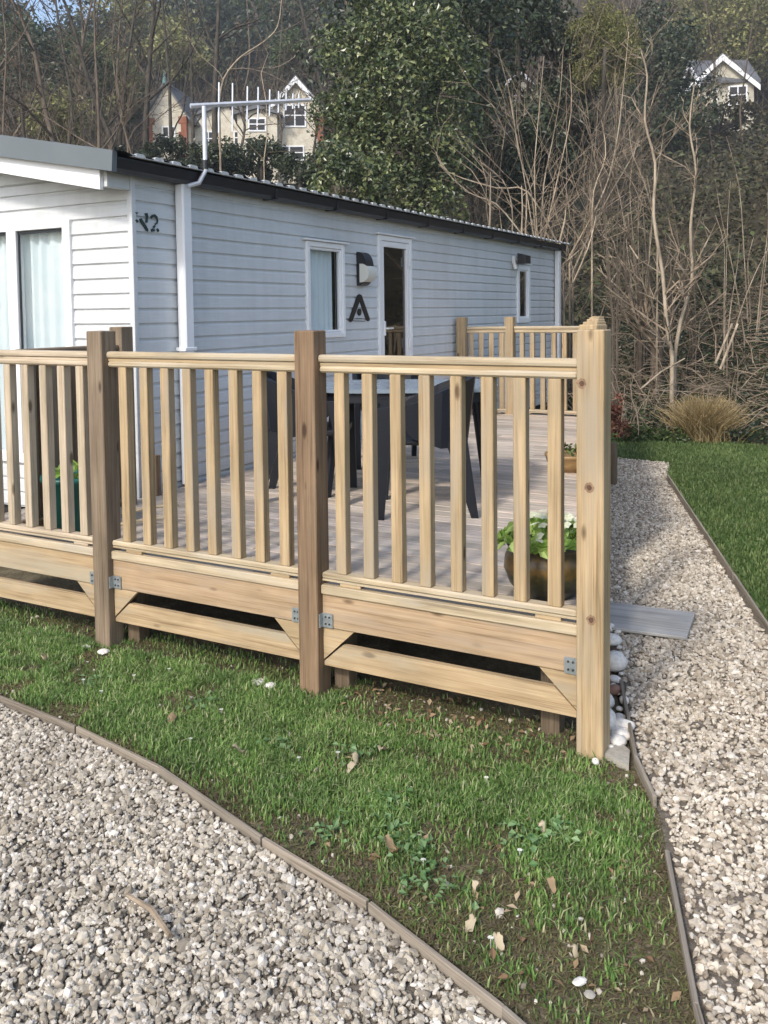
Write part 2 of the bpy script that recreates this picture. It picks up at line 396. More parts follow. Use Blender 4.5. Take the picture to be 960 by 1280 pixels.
# vectorised scatter geometry
def frames(N, tilt=None):
    """N random rotation matrices"""
    q = rng.normal(size=(N, 4)); q /= np.linalg.norm(q, axis=1)[:, None]
    w, x, y, z = q.T
    return np.stack([np.stack([1 - 2 * (y * y + z * z), 2 * (x * y - z * w), 2 * (x * z + y * w)], 1),
                     np.stack([2 * (x * y + z * w), 1 - 2 * (x * x + z * z), 2 * (y * z - x * w)], 1),
                     np.stack([2 * (x * z - y * w), 2 * (y * z + x * w), 1 - 2 * (x * x + y * y)], 1)], 1)
def leaves(C, Nrm, size, spread=.6, aspect=.6, fold=.18):
    """folded diamond leaves at centres C facing roughly Nrm"""
    N = len(C); n = Nrm + rng.normal(size=(N, 3)) * spread; n /= np.linalg.norm(n, axis=1)[:, None] + 1e-9
    t = rng.normal(size=(N, 3)); t -= n * (t * n).sum(1)[:, None]; t /= np.linalg.norm(t, axis=1)[:, None] + 1e-9
    b = np.cross(n, t); s = (size * rng.uniform(.6, 1.35, N))[:, None]
    V = np.stack([C - t * s * .5, C + b * s * aspect * .5 + n * s * fold, C + t * s * .5, C - b * s * aspect * .5 + n * s * fold], 1).reshape(-1, 3)
    i = np.arange(N)[:, None] * 4
    F = np.concatenate([i + np.array([[0, 1, 2]]), i + np.array([[0, 2, 3]])], 0)
    return V, F
def sticks(A, B, r0, r1):
    """triangular tapered sticks from A to B"""
    N = len(A); d = B - A; d /= np.linalg.norm(d, axis=1)[:, None] + 1e-9
    ref = rng.normal(size=(N, 3)); u = np.cross(d, ref); u /= np.linalg.norm(u, axis=1)[:, None] + 1e-9; w = np.cross(d, u)
    r0 = np.broadcast_to(r0, (N,))[:, None]; r1 = np.broadcast_to(r1, (N,))[:, None]; V = []
    for P, r in ((A, r0), (B, r1)):
        for a in (0, 2.0944, 4.18879): V.append(P + (u * math.cos(a) + w * math.sin(a)) * r)
    V = np.stack(V, 1).reshape(-1, 3); i = np.arange(N)[:, None] * 6
    F = np.concatenate([i + np.array([[a, b, b + 3, a + 3]]) for a, b in ((0, 1), (1, 2), (2, 0))], 0)
    return V, F
def merge(parts):
    Vs, Fs, o = [], [], 0
    for V, F in parts:
        Vs.append(V); Fs.append(F + o); o += len(V)
    return np.concatenate(Vs), np.concatenate(Fs)
ICO_V = None
def ico(sub):
    t = (1 + 5 ** .5) / 2
    V = [(-1, t, 0), (1, t, 0), (-1, -t, 0), (1, -t, 0), (0, -1, t), (0, 1, t), (0, -1, -t), (0, 1, -t), (t, 0, -1), (t, 0, 1), (-t, 0, -1), (-t, 0, 1)]
    F = [(0, 11, 5), (0, 5, 1), (0, 1, 7), (0, 7, 10), (0, 10, 11), (1, 5, 9), (5, 11, 4), (11, 10, 2), (10, 7, 6), (7, 1, 8), (3, 9, 4), (3, 4, 2), (3, 2, 6), (3, 6, 8), (3, 8, 9), (4, 9, 5), (2, 4, 11), (6, 2, 10), (8, 6, 7), (9, 8, 1)]
    V = [np.array(v) / np.linalg.norm(v) for v in V]
    for _ in range(sub):
        cache = {}; F2 = []
        def mid(a, b):
            k = (min(a, b), max(a, b))
            if k not in cache:
                p = V[a] + V[b]; V.append(p / np.linalg.norm(p)); cache[k] = len(V) - 1
            return cache[k]
        for a, b, c in F:
            x, y, z = mid(a, b), mid(b, c), mid(c, a); F2 += [(a, x, z), (b, y, x), (c, z, y), (x, y, z)]
        F = F2
    return np.array(V), np.array(F)
def stones(C, size, sub=1, jitter=.16, flat=.62):
    N = len(C); V0, F0 = ico(sub); k = len(V0)
    base = V0[None] * (1 + rng.normal(size=(N, k, 1)) * jitter)
    sc = np.stack([rng.uniform(.75, 1.3, N), rng.uniform(.6, 1.0, N), rng.uniform(.45, .8, N)], 1) * (size * np.clip(rng.lognormal(-.08, .36, N), .35, 2.0))[:, None] * .5
    base = base * sc[:, None, :]
    Rm = frames(N); a = rng.uniform(0, 6.28, N)
    Rz = np.zeros((N, 3, 3)); Rz[:, 0, 0] = np.cos(a); Rz[:, 0, 1] = -np.sin(a); Rz[:, 1, 0] = np.sin(a); Rz[:, 1, 1] = np.cos(a); Rz[:, 2, 2] = 1
    Rm = np.where((rng.random(N) < flat)[:, None, None], Rz, Rm)
    V = np.einsum('nij,nkj->nki', Rm, base) + C[:, None, :]
    F = (F0[None] + (np.arange(N) * k)[:, None, None]).reshape(-1, 3)
    return V.reshape(-1, 3), F
def inpoly(P, poly):
    x, y = P[:, 0], P[:, 1]; c = np.zeros(len(P), bool); n = len(poly); j = n - 1
    for i in range(n):
        xi, yi = poly[i]; xj, yj = poly[j]
        c ^= ((yi > y) != (yj > y)) & (x < (xj - xi) * (y - yi) / (yj - yi + 1e-12) + xi); j = i
    return c
def scatter(poly, dens):
    p = np.array(poly); lo = p.min(0); hi = p.max(0); N = int(dens * np.prod(hi - lo))
    P = rng.uniform(lo, hi, (N, 2)); return P[inpoly(P, poly)]
def vnoise(P, s, seed=0):
    g = np.random.default_rng(seed).random((64, 64)); q = P * s + 1000.3; i = np.floor(q).astype(int); f = q - i; f = f * f * (3 - 2 * f)
    a = g[i[:, 0] % 64, i[:, 1] % 64]; b = g[(i[:, 0] + 1) % 64, i[:, 1] % 64]; c = g[i[:, 0] % 64, (i[:, 1] + 1) % 64]; d = g[(i[:, 0] + 1) % 64, (i[:, 1] + 1) % 64]
    return (a * (1 - f[:, 0]) + b * f[:, 0]) * (1 - f[:, 1]) + (c * (1 - f[:, 0]) + d * f[:, 0]) * f[:, 1]
def segdist(P, line):
    d = np.full(len(P), 1e9)
    for a, b in zip(line[:-1], line[1:]):
        a = np.array(a); b = np.array(b); t = np.clip(((P - a) @ (b - a)) / ((b - a) @ (b - a)), 0, 1)
        d = np.minimum(d, np.linalg.norm(P - a - t[:, None] * (b - a), axis=1))
    return d

# ------------------------------------------------------------------ ground
def bank_y(x): return 8.45 + 2.6 / (1 + np.exp((x + 2.6) * 2.2)) + .12 * np.sin(x * 2.3)
def terrain(x, y):
    t = y - bank_y(x); u = np.clip(t / 2.6, 0, 1)
    h = 1.15 * u * u * (3 - 2 * u) + .25 * np.clip(t - 2.2, 0, 60) + .62 * np.clip(t - 56, 0, 200)
    n = np.sin(x * .31 + 1.3) * np.cos(y * .27) * .5 + np.sin(x * .9 + y * .7) * .18
    return h + n * np.clip(t / 12, 0, 1) * 1.3 + .06 * np.sin(x * 3.1) * np.sin(y * 2.7 + 1) * np.clip(t, 0, 1)
xs = np.concatenate([np.arange(-150, -30, 4), np.arange(-30, -8, 1.0), np.arange(-8, 4, .25), np.arange(4, 20, 1.0), np.arange(20, 90, 5)])
ys = np.concatenate([np.arange(-40, -4, 3.0), np.arange(-4, 6, 1.0), np.arange(6, 16, .25), np.arange(16, 40, 1.0), np.arange(40, 170, 4.0)])
X, Y = np.meshgrid(xs, ys); V = np.stack([X.ravel(), Y.ravel(), terrain(X.ravel(), Y.ravel())], 1)
nx, ny = len(xs), len(ys); ii = (np.arange(ny - 1)[:, None] * nx + np.arange(nx - 1)[None]).ravel()
g = mesh_obj('ground', V, np.stack([ii, ii + 1, ii + nx + 1, ii + nx], 1), M['hill'], smooth=True); tag(g, kind='structure')

DRIVE = [(-6.5, -.30), (-3.4, -.56), (-2.306, -.67), (-1.774, -.723), (-1.28, -.81), (-.69, -.992), (-.259, -1.101), (.208, -1.283), (.8, -1.56)]
PL = [(.80, -1.56), (.601, -1.063), (.353, -.252), (.213, .023), (-.02, .73), (-.261, 1.459)]     # lawn side of the path
SIDE = lambda y: .10 - .268 * y                                                              # right side of the deck
PR = [(1.62, -1.9), (1.22, -.62), (.72, .97), (.229, 2.513), (-.777, 5.68)]                       # far lawn side of the path
def sheet(name, poly, z, mat, kind='structure'):
    o = mesh_obj(name, [(x, y, z) for x, y in poly], [tuple(range(len(poly)))], mat); tag(o, kind=kind); return o
lawn_poly = [(-7, -.30)] + DRIVE[1:] + PL[1:4] + [(.1, .3), (-.2, 1.2), (-7, 1.2)]
sheet('lawn', lawn_poly, .004, M['lawn'])
drive_poly = [(-6.5, -4.0)] + [(1.6, -4.0), (1.62, -1.9), (.9, -1.62)] + DRIVE[::-1]
sheet('driveway', drive_poly, .003, M['bed'])
path_poly = [(1.62, -1.92), (.80, -1.56)] + PL[1:] + [(-1.62, 6.3), (-1.55, 6.75), (-.95, 6.65), (-.777, 5.68)] + PR[::-1][1:-1]
sheet('gravel_path', path_poly, .005, M['bed'])
far_poly = [(-3.6, 6.6), (-1.55, 6.75), (-.95, 6.65), (-.777, 5.68), (.229, 2.513), (.72, .97), (1.22, -.62), (1.62, -1.9), (6, -1.9), (6, 8.3), (2, 8.2), (-.6, 8.35), (-1.9, 8.7), (-3.6, 9.6)]
sheet('lawn_beyond_path', far_poly, .006, M['far_lawn'])

def gravel(name, poly, dens, size, mat, sub, z0):
    P = scatter(poly, dens); P = P[rng.random(len(P)) < np.clip(1.25 - .11 * np.maximum(P[:, 1], 0), .55, 1)]; C = np.column_stack([P, rng.uniform(z0, z0 + size * .55, len(P))])
    k = rng.random(len(C)) < .72
    V, F = merge([stones(C[k], size * 1.08, 0, .20, .5), stones(C[~k], size, 1, .13, .5)]); o = mesh_obj(name, V, F, M[mat]); tag(o, kind='stuff'); return o
gravel('driveway_gravel', [(-3.2, -.62), (-2.306, -.69), (-1.774, -.743), (-1.28, -.83), (-.69, -1.012), (-.259, -1.121), (.208, -1.303), (.8, -1.58), (1.5, -1.95), (.6, -2.5), (-1.4, -2.5), (-3.2, -1.4)], 9000, .0168, 'gravel', 1, .004)
gravel('path_gravel', [(1.60, -1.85), (.83, -1.56), (.625, -1.055), (.375, -.252), (.235, .023), (.0, .73), (-.24, 1.459), (-.55, 2.5), (-1.6, 6.3), (-1.55, 6.72), (-.95, 6.62), (-.795, 5.66), (.205, 2.5), (.70, .97), (1.2, -.62)], 6200, .0178, 'path_gravel', 1, .005)

def grass(name, P, h, mat, lean=.45, w=.0045, kind='stuff'):
    N = len(P); a = rng.uniform(0, 6.283, N); s = h * rng.uniform(.5, 1.35, N)
    dx = np.stack([np.cos(a), np.sin(a), np.zeros(N)], 1); sd_ = np.stack([-np.sin(a), np.cos(a), np.zeros(N)], 1)
    B = np.column_stack([P, np.full(N, .002)]) if P.shape[1] == 2 else P
    L = rng.uniform(.1, 1, N)[:, None] * lean; upv = np.array([[0, 0, 1.0]]); s = s[:, None]
    ww = w * rng.uniform(.7, 1.4, N)[:, None]
    V = np.stack([B - sd_ * ww, B + sd_ * ww, B + dx * s * L * .35 + upv * s * .55 + sd_ * ww * .75, B + dx * s * L * .35 + upv * s * .55 - sd_ * ww * .75,
                  B + dx * s * L * 1.3 + upv * s * (1 - L * .35)], 1).reshape(-1, 3)
    i = np.arange(N)[:, None] * 5
    F = np.concatenate([i + np.array([[0, 1, 2]]), i + np.array([[0, 2, 3]]), i + np.array([[3, 2, 4]])], 0)
    o = mesh_obj(name, V, F, M[mat]); tag(o, kind=kind); return o
P = scatter([(-3.8, -.5), (-2.306, -.64), (-1.774, -.70), (-1.28, -.78), (-.69, -.96), (-.259, -1.07), (.208, -1.25), (.72, -1.48), (.58, -1.05), (.335, -.252), (.2, .0), (.0, .25), (-3.8, .25)], 52000)
dd = segdist(P, DRIVE); dp = segdist(P, PL)
n1 = vnoise(P, 3.2, 1); n2 = vnoise(P, 9, 2); n3 = vnoise(P, 1.1, 5)
mud = 1 / (1 + np.exp(-((P[:, 0] + .40) * 1.5 - (P[:, 1] + .72) * 4.2 + (n1 - .5) * 3.4 - .18) * 2.4))            # bare tip of the lawn
dens = np.clip(dd / .22, .06, 1) * np.clip(dp / .16, .12, 1) * (1 - .84 * mud) * np.clip((n1 * .45 + n2 * .55 - .26) * 3.4, .08, 1)
strip = (P[:, 1] > -.16) & (P[:, 0] > -1.0); dens[strip] *= .22
under = P[:, 1] > .02; dens[under] *= .12
keep = rng.random(len(P)) < dens
grass('lawn_grass', P[keep], .028, 'grass', .6, .0027)
tall = P[(rng.random(len(P)) < dens * .10) & (n2 > .5) & ~under]
grass('long_lawn_grass', tall, .046, 'grass', .95, .0026)
P = scatter([(x, y) for x, y in far_poly[:8]] + [(1.6, 0), (2.0, 3), (2.2, 8.1), (-.6, 8.35), (-1.9, 8.7), (-3.6, 9.6)], 3800)
grass('far_lawn_grass', P, .04, 'far_grass', .5, .006)
P = scatter([(-2.6, .1), (0, .1), (-.1, .6), (-2.6, .6)], 260)
front = [(-3.4, -.5), (-2.306, -.66), (-1.774, -.71), (-1.28, -.80), (-.69, -.98), (-.259, -1.085), (.208, -1.27), (.74, -1.5), (.59, -1.05), (.345, -.252), (.205, .0), (.0, .2), (-3.4, .2)]
Q = scatter(front, 15000); Q = Q[rng.random(len(Q)) < .35 + .65 * vnoise(Q, 5, 11)]
grass('dead_thatch', Q, .016, 'thatch', 2.6, .0022)
Q = scatter(front, 2600); C = np.column_stack([Q, rng.uniform(.003, .008, len(Q))]); V, F = stones(C, .0105, 0, .2, .3)
o = mesh_obj('soil_crumbs', V, F, M['soil']); tag(o, kind='stuff')
Q = scatter(front, 90); C = np.column_stack([Q, rng.uniform(.006, .012, len(Q))]); V, F = stones(C, .015, 0, .2, .3)
o = mesh_obj('stray_chippings', V, F, M['gravel']); tag(o, kind='stuff')
# weeds: low leaf rosettes in the lawn
C = []
for cx, cy, n, rad in [(-.30, -.80, 55, .07), (.02, -.60, 50, .08), (-.45, -.62, 35, .07), (.10, -.52, 35, .05), (-.16, -.93, 60, .09), (-1.02, -.45, 25, .06), (-.72, -.38, 25, .06), (-1.5, -.3, 25, .07), (-2.1, -.35, 20, .07), (-.55, -.85, 30, .06)]:
    C.append(np.column_stack([rng.normal(cx, rad * .6, n), rng.normal(cy, rad * .6, n), rng.uniform(.012, .04, n)]))
C = np.concatenate(C); V, F = leaves(C, np.tile([0, 0, 1.0], (len(C), 1)), .026, .4, .75)
o = mesh_obj('lawn_weeds', V, F, M['weed']); tag(o, kind='stuff')
# litter along the fence foot and on the mud
P = np.concatenate([scatter([(-1.0, -.14), (-.05, -.2), (.0, .22), (-1.0, .25)], 420), scatter([(-.6, -.9), (.2, -1.22), (.6, -1.1), (.3, -.3), (.1, -.4)], 110), scatter([(-2.9, -.5), (-.6, -.9), (-.6, -.1), (-2.9, -.1)], 16)])
C = np.column_stack([P, rng.uniform(.008, .022, len(P))]); V, F = leaves(C, np.tile([0, 0, 1.0], (len(C), 1)), .03, .35, .55, .12)
o = mesh_obj('leaf_litter', V, F, M['deadleaf']); tag(o, kind='stuff')

# ------------------------------------------------------------------ timber edging boards
def edging(pts, label, group, h=.034, t=.013):
    mb = MB()
    for a, b in zip(pts[:-1], pts[1:]): mb.board((*a, h / 2 + .002), (*b, h / 2 + .002), t, h, (0, 0, 1), .002)
    o = mb.build('edging_board', M['edging']); return tag(o, label, 'edging board', group)
GE = 'timber edging boards around the gravel'
edging([(-6.5, -.30), (-3.4, -.56), (-2.306, -.67), (-1.8, -.720)], 'weathered edging board between lawn and driveway gravel, at the left edge of the photo', GE)
edging([(-1.79, -.721), (-1.28, -.81), (-.70, -.99)], 'long curved grey edging board along the lawn, in the middle of the driveway border', GE)
edging([(-.69, -.994), (-.259, -1.103)], 'short edging board below the lawn weeds, between two joints of the driveway border', GE)
edging([(-.25, -1.106), (.208, -1.285), (.8, -1.56)], 'edging board beside the bare muddy tip of the lawn, in front of the driveway gravel', GE)
edging([(.79, -1.55), (.601, -1.063), (.42, -.48)], 'edging board on the path side of the bare muddy lawn tip', GE, .03)
edging([(.33, -.22), (.213, .023), (.0, .67)], 'edging board beside the white cobbles, next to the corner post', GE, .045)
edging([(.72, .97), (.229, 2.513)], 'edging board of the lawn right of the path, the near length', GE, .05)
edging([(.222, 2.53), (-.777, 5.68)], 'edging board of the lawn right of the path, the far length up to its corner', GE, .05)

# ------------------------------------------------------------------ the deck
ZD = .478; S = 1.2245; PX_ = [-3 * S, -2 * S, -S, 0.0]
deck = thing('timber_deck', 'raised deck of weathered grey boards with pale timber skirt around its foot', 'deck', (0, 0, 0))
mb = MB(); y = .045; bw = .118
while y < 6.44:
    x0 = -3.17 if y > .93 else -3.6
    xr = SIDE(y + bw / 2) - .02
    cuts = [x0]; c = x0 + random.uniform(.8, 2.4)
    while c < xr - .5: cuts.append(c); c += random.uniform(1.6, 2.4)
    cuts.append(xr)
    for a, b in zip(cuts[:-1], cuts[1:]):
        dz = random.uniform(-.0015, .0015)
        mb.board((a + .0015, y + bw / 2, ZD - .014 + dz), (b - .0015, y + bw / 2, ZD - .014 + dz), bw - .007, .028, (0, 0, 1), .003)
    y += bw
mb.build('deck_boards', M['deck'], deck)
for i in range(3):
    a, b = PX_[i] + .1, PX_[i + 1]
    MB().board((a + .002, .04, .467), (b - .002, .04, .467), .03, .040, (0, 0, 1)).build('trim_board', M['rail'], deck)
    MB().board((a + .002, .052, .373), (b - .002, .052, .373), .03, .146, (0, 0, 1)).build('fascia_board', M['pink' if i else 'tan2'], deck)
    # lower board with mitred ends and gussets above its ends
    yf, yb = .042, .068
    z0, z1, zt = .131, .232, .298
    gw = .15; k = gw * (z1 - z0 + .02) / (zt - z0)
    poly = [(a + .004, yf, z0), (b - .004, yf, z0), (b - .004, yf, z0 + .018), (b - .004 - k * .85, yf, z1), (a + .004 + k * .85, yf, z1), (a + .004, yf, z0 + .018)]
    MB().prism(poly, (0, 1, 0), 0, yb - yf).build('lower_board', M['tan2'], deck)
    for e, sg in ((a + .003, 1), (b - .003, -1)):
        poly = [(e, yf - .003, zt), (e + sg * gw, yf - .003, zt), (e, yf - .003, z0 + .026)]
        if sg < 0: poly = poly[::-1]
        MB().prism(poly, (0, 1, 0), 0, .026).build('gusset', M['tan'], deck)
# side skirt, far skirt and the posts that carry the joists
for y0, y1 in ((.1, 2.2), (2.2, 4.4), (4.4, 6.4)):
    MB().board((SIDE(y0) - .02, y0, .38), (SIDE(y1) - .02, y1, .38), .03, .17, (0, 0, 1)).build('fascia_board', M['pink'], deck)
MB().board((-3.15, 6.45, .38), (-1.68, 6.45, .38), .03, .17).build('fascia_board', M['tan2'], deck)
for x in (PX_[1] + .12, PX_[2] + .12, -.16, PX_[0] + .12):
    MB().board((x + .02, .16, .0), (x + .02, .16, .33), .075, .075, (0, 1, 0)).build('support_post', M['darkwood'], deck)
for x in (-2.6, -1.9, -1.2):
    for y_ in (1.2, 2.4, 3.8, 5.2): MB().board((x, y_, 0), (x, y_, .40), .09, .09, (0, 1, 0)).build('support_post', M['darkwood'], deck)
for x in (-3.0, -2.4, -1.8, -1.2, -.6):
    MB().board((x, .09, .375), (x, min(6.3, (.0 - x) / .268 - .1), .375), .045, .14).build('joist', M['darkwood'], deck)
def bracket(x, z, sgn):
    mb = MB(); mb.box((min(x, x + sgn * .052), .030, z), (max(x, x + sgn * .052), .034, z + .062), .001)
    mb.box((x - .002, .006, z + .002), (x + .002, .034, z + .060), .0005)
    br = mb.build('angle_bracket', M['galv'], deck)
    mb = MB()
    for dx, dz in ((.018, .016), (.036, .016), (.018, .046), (.036, .046)):
        mb.tube([(x + sgn * dx, .0315, z + dz), (x + sgn * dx, .026, z + dz)], [.005, .004], 8)
    mb.build('bolt', M['bolt'], br)
bracket(PX_[1] + .103, .302, 1); bracket(PX_[2] - .003, .302, -1); bracket(PX_[2] + .103, .302, 1); bracket(-.003, .298, -1); bracket(PX_[1] - .003, .302, -1)
bracket(PX_[0] + .103, .302, 1)

# posts
GP = 'timber posts of the deck balustrade'
def post(x, y, z0, z1, mat, label, rz=0., w=.1):
    t = MB().board((0, 0, z0), (0, 0, z1), w, w, (0, 1, 0), .004).build('timber_post', M[mat])
    t.location = (x, y, 0); t.rotation_euler = (0, 0, rz); return tag(t, label, 'post', GP)
post(PX_[0] + .05, .05, -.05, 1.575, 'grey_brown', 'weathered end post of the front balustrade, at the far left')
post(PX_[1] + .05, .05, -.05, 1.573, 'grey_brown', 'grey brown front post of the balustrade, in front of the caravan corner')
post(PX_[2] + .05, .05, -.05, 1.575, 'brown', 'reddish brown front post between two balustrade panels, in the middle of the photo')
pc = post(.05, .05, -.05, 1.578, 'tan', 'thick pale corner post with dark knots beside the gravel path')
SA = -math.atan(.268)
for z, cx in ((1.385, -.030), (1.01, -.002), (.525, .006)):
    kp_ = None
    for r_, dy, colr in ((.0175, -.0511, (.25, .155, .09)), (.0095, -.0516, (.10, .052, .03))):
        n = 18; ph = z * 7
        vs = [(cx + r_ * (1 + .14 * math.sin(2 * j + ph) + .08 * math.sin(5 * j)) * math.cos(6.283 * j / n), dy, z + 1.1 * r_ * (1 + .12 * math.cos(3 * j + ph)) * math.sin(6.283 * j / n)) for j in range(n)]
        kn = MB().add(vs, [tuple(range(n))])
        kp_ = kn.build('knot_heart' if kp_ else 'knot', plain('knot_wood', colr, .75, .45, 70), kp_ or pc)
RY = [1.15, 2.15, 3.6, 5.0]
lab = ['first post behind the corner post on the path side of the deck', 'second post behind the corner post, past the gap in the side balustrade', 'third post behind the corner post on the path side', 'fourth post behind the corner post on the path side']
for y_, l in zip(RY, lab): post(SIDE(y_) - .05, y_, -.05, 1.578, 'tan', l, SA)
post(SIDE(6.45) - .045, 6.45, -.05, 1.578, 'tan', 'far right corner post of the deck, peeking above the near corner post', SA)
post(-2.66, 6.42, -.05, 1.578, 'tan', 'far balustrade post in the middle, in front of the caravan end window')
post(-3.13, 6.15, .46, 1.578, 'tan', 'far balustrade post standing against the caravan wall')
post(-3.09, .88, -.05, 1.578, 'grey_brown', 'dark weathered post close to the caravan corner, behind the front balustrade')
MB().board((0, 0, .46), (0, 0, .74), .075, .045, (0, 1, 0)).build('timber_stub', M['brown']).location = (-3.15, 1.20, 0)
tag(bpy.data.objects['timber_stub'], 'short brown board end standing by the caravan corner at deck level', 'board')

# balustrade panels
GB = 'balustrade panels around the deck'
def panel(a, b, nb, label, mats=('rail', 'tan', 'rail'), group=GB, fat=1.0):
    a = np.array(a, float); b = np.array(b, float); L = np.linalg.norm(b - a); d = (b - a) / L
    t = thing('balustrade_panel', label, 'railing', (a[0], a[1], 0), math.atan2(d[1], d[0]), group)
    e = .004
    mb = MB()                                                   # rounded handrail
    n = 12; prof = [(.031 * fat * math.copysign(abs(math.cos(w)) ** .55, math.cos(w)), .0175 * math.copysign(abs(math.sin(w)) ** .7, math.sin(w))) for w in [2 * math.pi * k / n + .01 for k in range(n)]]
    o = rnd3(); vs = []; gs = []
    for x in (e, L - e):
        for p, q in prof: vs.append((x, p, 1.4555 + q)); gs.append((o[0] + x, o[1] + p, o[2] + q))
    mb.add(vs, [(j, n + j, n + (j + 1) % n, (j + 1) % n) for j in range(n)] + [tuple(range(n)), tuple(range(2 * n - 1, n - 1, -1))], gs)
    mb.build('handrail', M[mats[0]], t)
    MB().board((e, 0, 1.4315), (L - e, 0, 1.4315), .042, .013, (0, 0, 1), .001).build('rail_groove', M[mats[1]], t)
    MB().board((e, 0, 1.411), (L - e, 0, 1.411), .058 * fat, .028, (0, 0, 1), .008).build('upper_rail', M[mats[0]], t)
    MB().board((e, 0, .527), (L - e, 0, .527), .062 * fat, .026, (0, 0, 1), .006).build('bottom_rail', M[mats[2]], t)
    MB().board((e, 0, .508), (L - e, 0, .508), .050, .010, (0, 0, 1), .001).build('rail_lip', M[mats[2]], t)
    for x in (.14, L - .12):
        MB().board((x - .05, -.002, .495), (x + .05, -.002, .495), .04, .014, (0, 0, 1), .001).build('spacer', M[mats[1]], t)
    for i in range(nb):
        x = L * (i + .5) / nb + random.uniform(-.003, .003) if nb < 6 else (L - .06) * (i + .5) / nb + .03 + random.uniform(-.003, .003)
        w = random.uniform(.049, .053)
        MB().board((x, 0, .5405), (x + random.uniform(-.002, .002), 0, 1.3965), w, .046, (0, 1, 0), .003).build('baluster', M[mats[1]], t)
    return t
panel((PX_[0] + .1, .06), (PX_[1], .06), 8, 'leftmost front balustrade panel, greyed, with the green tub behind it', ('oldrail', 'oldrail', 'oldrail'))
panel((PX_[1] + .1, .06), (PX_[2], .06), 8, 'middle front balustrade panel, between the grey brown and the reddish brown post', ('rail', 'tan', 'rail'))
panel((PX_[2] + .1, .06), (0, .06), 8, 'right front balustrade panel of fresh pale timber, with chair and flowerpot behind it')
panel((-3.09, .83), (-3.09, .12), 8, 'dark weathered balustrade panel running from caravan corner to front fence, behind the green tub', ('grey_brown', 'grey_brown', 'grey_brown'))
panel((SIDE(2.15) - .05, 2.20), (SIDE(3.6) - .05, 3.55), 10, 'side balustrade panel past the gap, beside the path')
panel((SIDE(3.6) - .05, 3.65), (SIDE(5.0) - .05, 4.95), 10, 'third side balustrade panel beside the path')
panel((SIDE(5.0) - .05, 5.05), (SIDE(6.45) - .045, 6.40), 10, 'last side balustrade panel, reaching the far corner post')
panel((-3.09, 6.17), (-2.70, 6.40), 4, 'short far balustrade panel against the caravan wall')
panel((-2.61, 6.43), (-1.70, 6.45), 7, 'wider far balustrade panel in front of the caravan end downpipe')

# boardwalk plank beside the deck
mb = MB().board((-.40, 1.50, .030), (.145, 1.535, .030), .40, .018, (0, 0, 1), .004)
sp = mb.build('step_board', M['sleeper']); tag(sp, 'grey weathered boarding laid flat across the gravel path beside the corner post', 'boarding')

# ------------------------------------------------------------------ caravan
XC, YC, YE = -3.22, 1.13, 9.86; XL = XC - 3.74; ZB = .30; ZE = 2.545
van = thing('static_caravan', 'long pale grey clad static caravan with white framed windows, black eaves and low roof', 'caravan', (XC, YC, 0))
def vlocal(o): return o
def build_van(mb, name, mat, parent=None, smooth=False):
    mb.v = [(x - XC, y - YC, z) for x, y, z in mb.v]
    return mb.build(name, M[mat], parent or van, smooth)
def siding_rows(mb, u0, u1, ztop, holes, put, zbase=ZB, pitch=.0985, ztop_fn=None, step=None):
    """lapped boards; put(u, out, z) -> xyz; holes: (ua, ub, za, zb)"""
    z = zbase
    while z < ztop - 1e-4:
        zt = min(z + pitch, ztop)
        zs = sorted({z, zt} | {h for (_, _, za, zb) in holes for h in (za, zb) if z < h < zt})
        for za_, zb_ in zip(zs[:-1], zs[1:]):
            zm = (za_ + zb_) / 2
            spans = [(u0, u1)]
            for (ua, ub, ha, hb) in holes:
                if ha <= zm <= hb:
                    new = []
                    for s0, s1 in spans:
                        if ub <= s0 or ua >= s1: new.append((s0, s1)); continue
                        if ua > s0: new.append((s0, ua))
                        if ub < s1: new.append((ub, s1))
                    spans = new
            f0 = (za_ - z) / pitch; f1 = (zb_ - z) / pitch
            prof = []
            for f in (0.0, .10, .16, .86, .97, 1.0):
                o_ = np.interp(f, [0, .10, .16, .86, .97, 1], [.0, .001, .014, .010, .0045, .0])
                if f0 <= f <= f1: prof.append((o_, z + f * pitch))
            if not prof or prof[0][1] > za_ + 1e-5: prof.insert(0, (np.interp(f0, [0, .10, .16, .86, .97, 1], [.0, .001, .014, .010, .0045, .0]), za_))
            if prof[-1][1] < zb_ - 1e-5: prof.append((np.interp(f1, [0, .10, .16, .86, .97, 1], [.0, .001, .014, .010, .0045, .0]), zb_))
            for s0, s1 in spans:
                nseg = max(1, int((s1 - s0) / .9)); us = np.linspace(s0, s1, nseg + 1)
                for p, q in zip(us[:-1], us[1:]):
                    vs = [put(p, o_, zz) for o_, zz in prof] + [put(q, o_, zz) for o_, zz in prof]; k = len(prof)
                    mb.add(vs, [(j, k + j, k + j + 1, j + 1) for j in range(k - 1)])
        z = zt
WIN1 = (3.12, 3.73, 1.43, 2.25); DOOR = (4.36, 5.06, .49, 2.385); WIN2 = (8.17, 8.66, 1.48, 2.26)
side_holes = [WIN1, DOOR, WIN2]
mb = MB(); siding_rows(mb, YC + .03, YE - .03, ZE, side_holes, lambda u, o_, z: (XC + o_ - .012, u, z)); build_van(mb, 'side_wall', 'siding')
FW = (-5.95, -3.76, .62, 2.29)
def front_top(x): return ZE + (min(x, XC) - XC) * 0  # rows run full height; gable rows are cut by the bargeboards
mb = MB(); siding_rows(mb, XL + .03, XC - .03, ZE, [FW], lambda u, o_, z: (u, YC - o_ + .012, z))
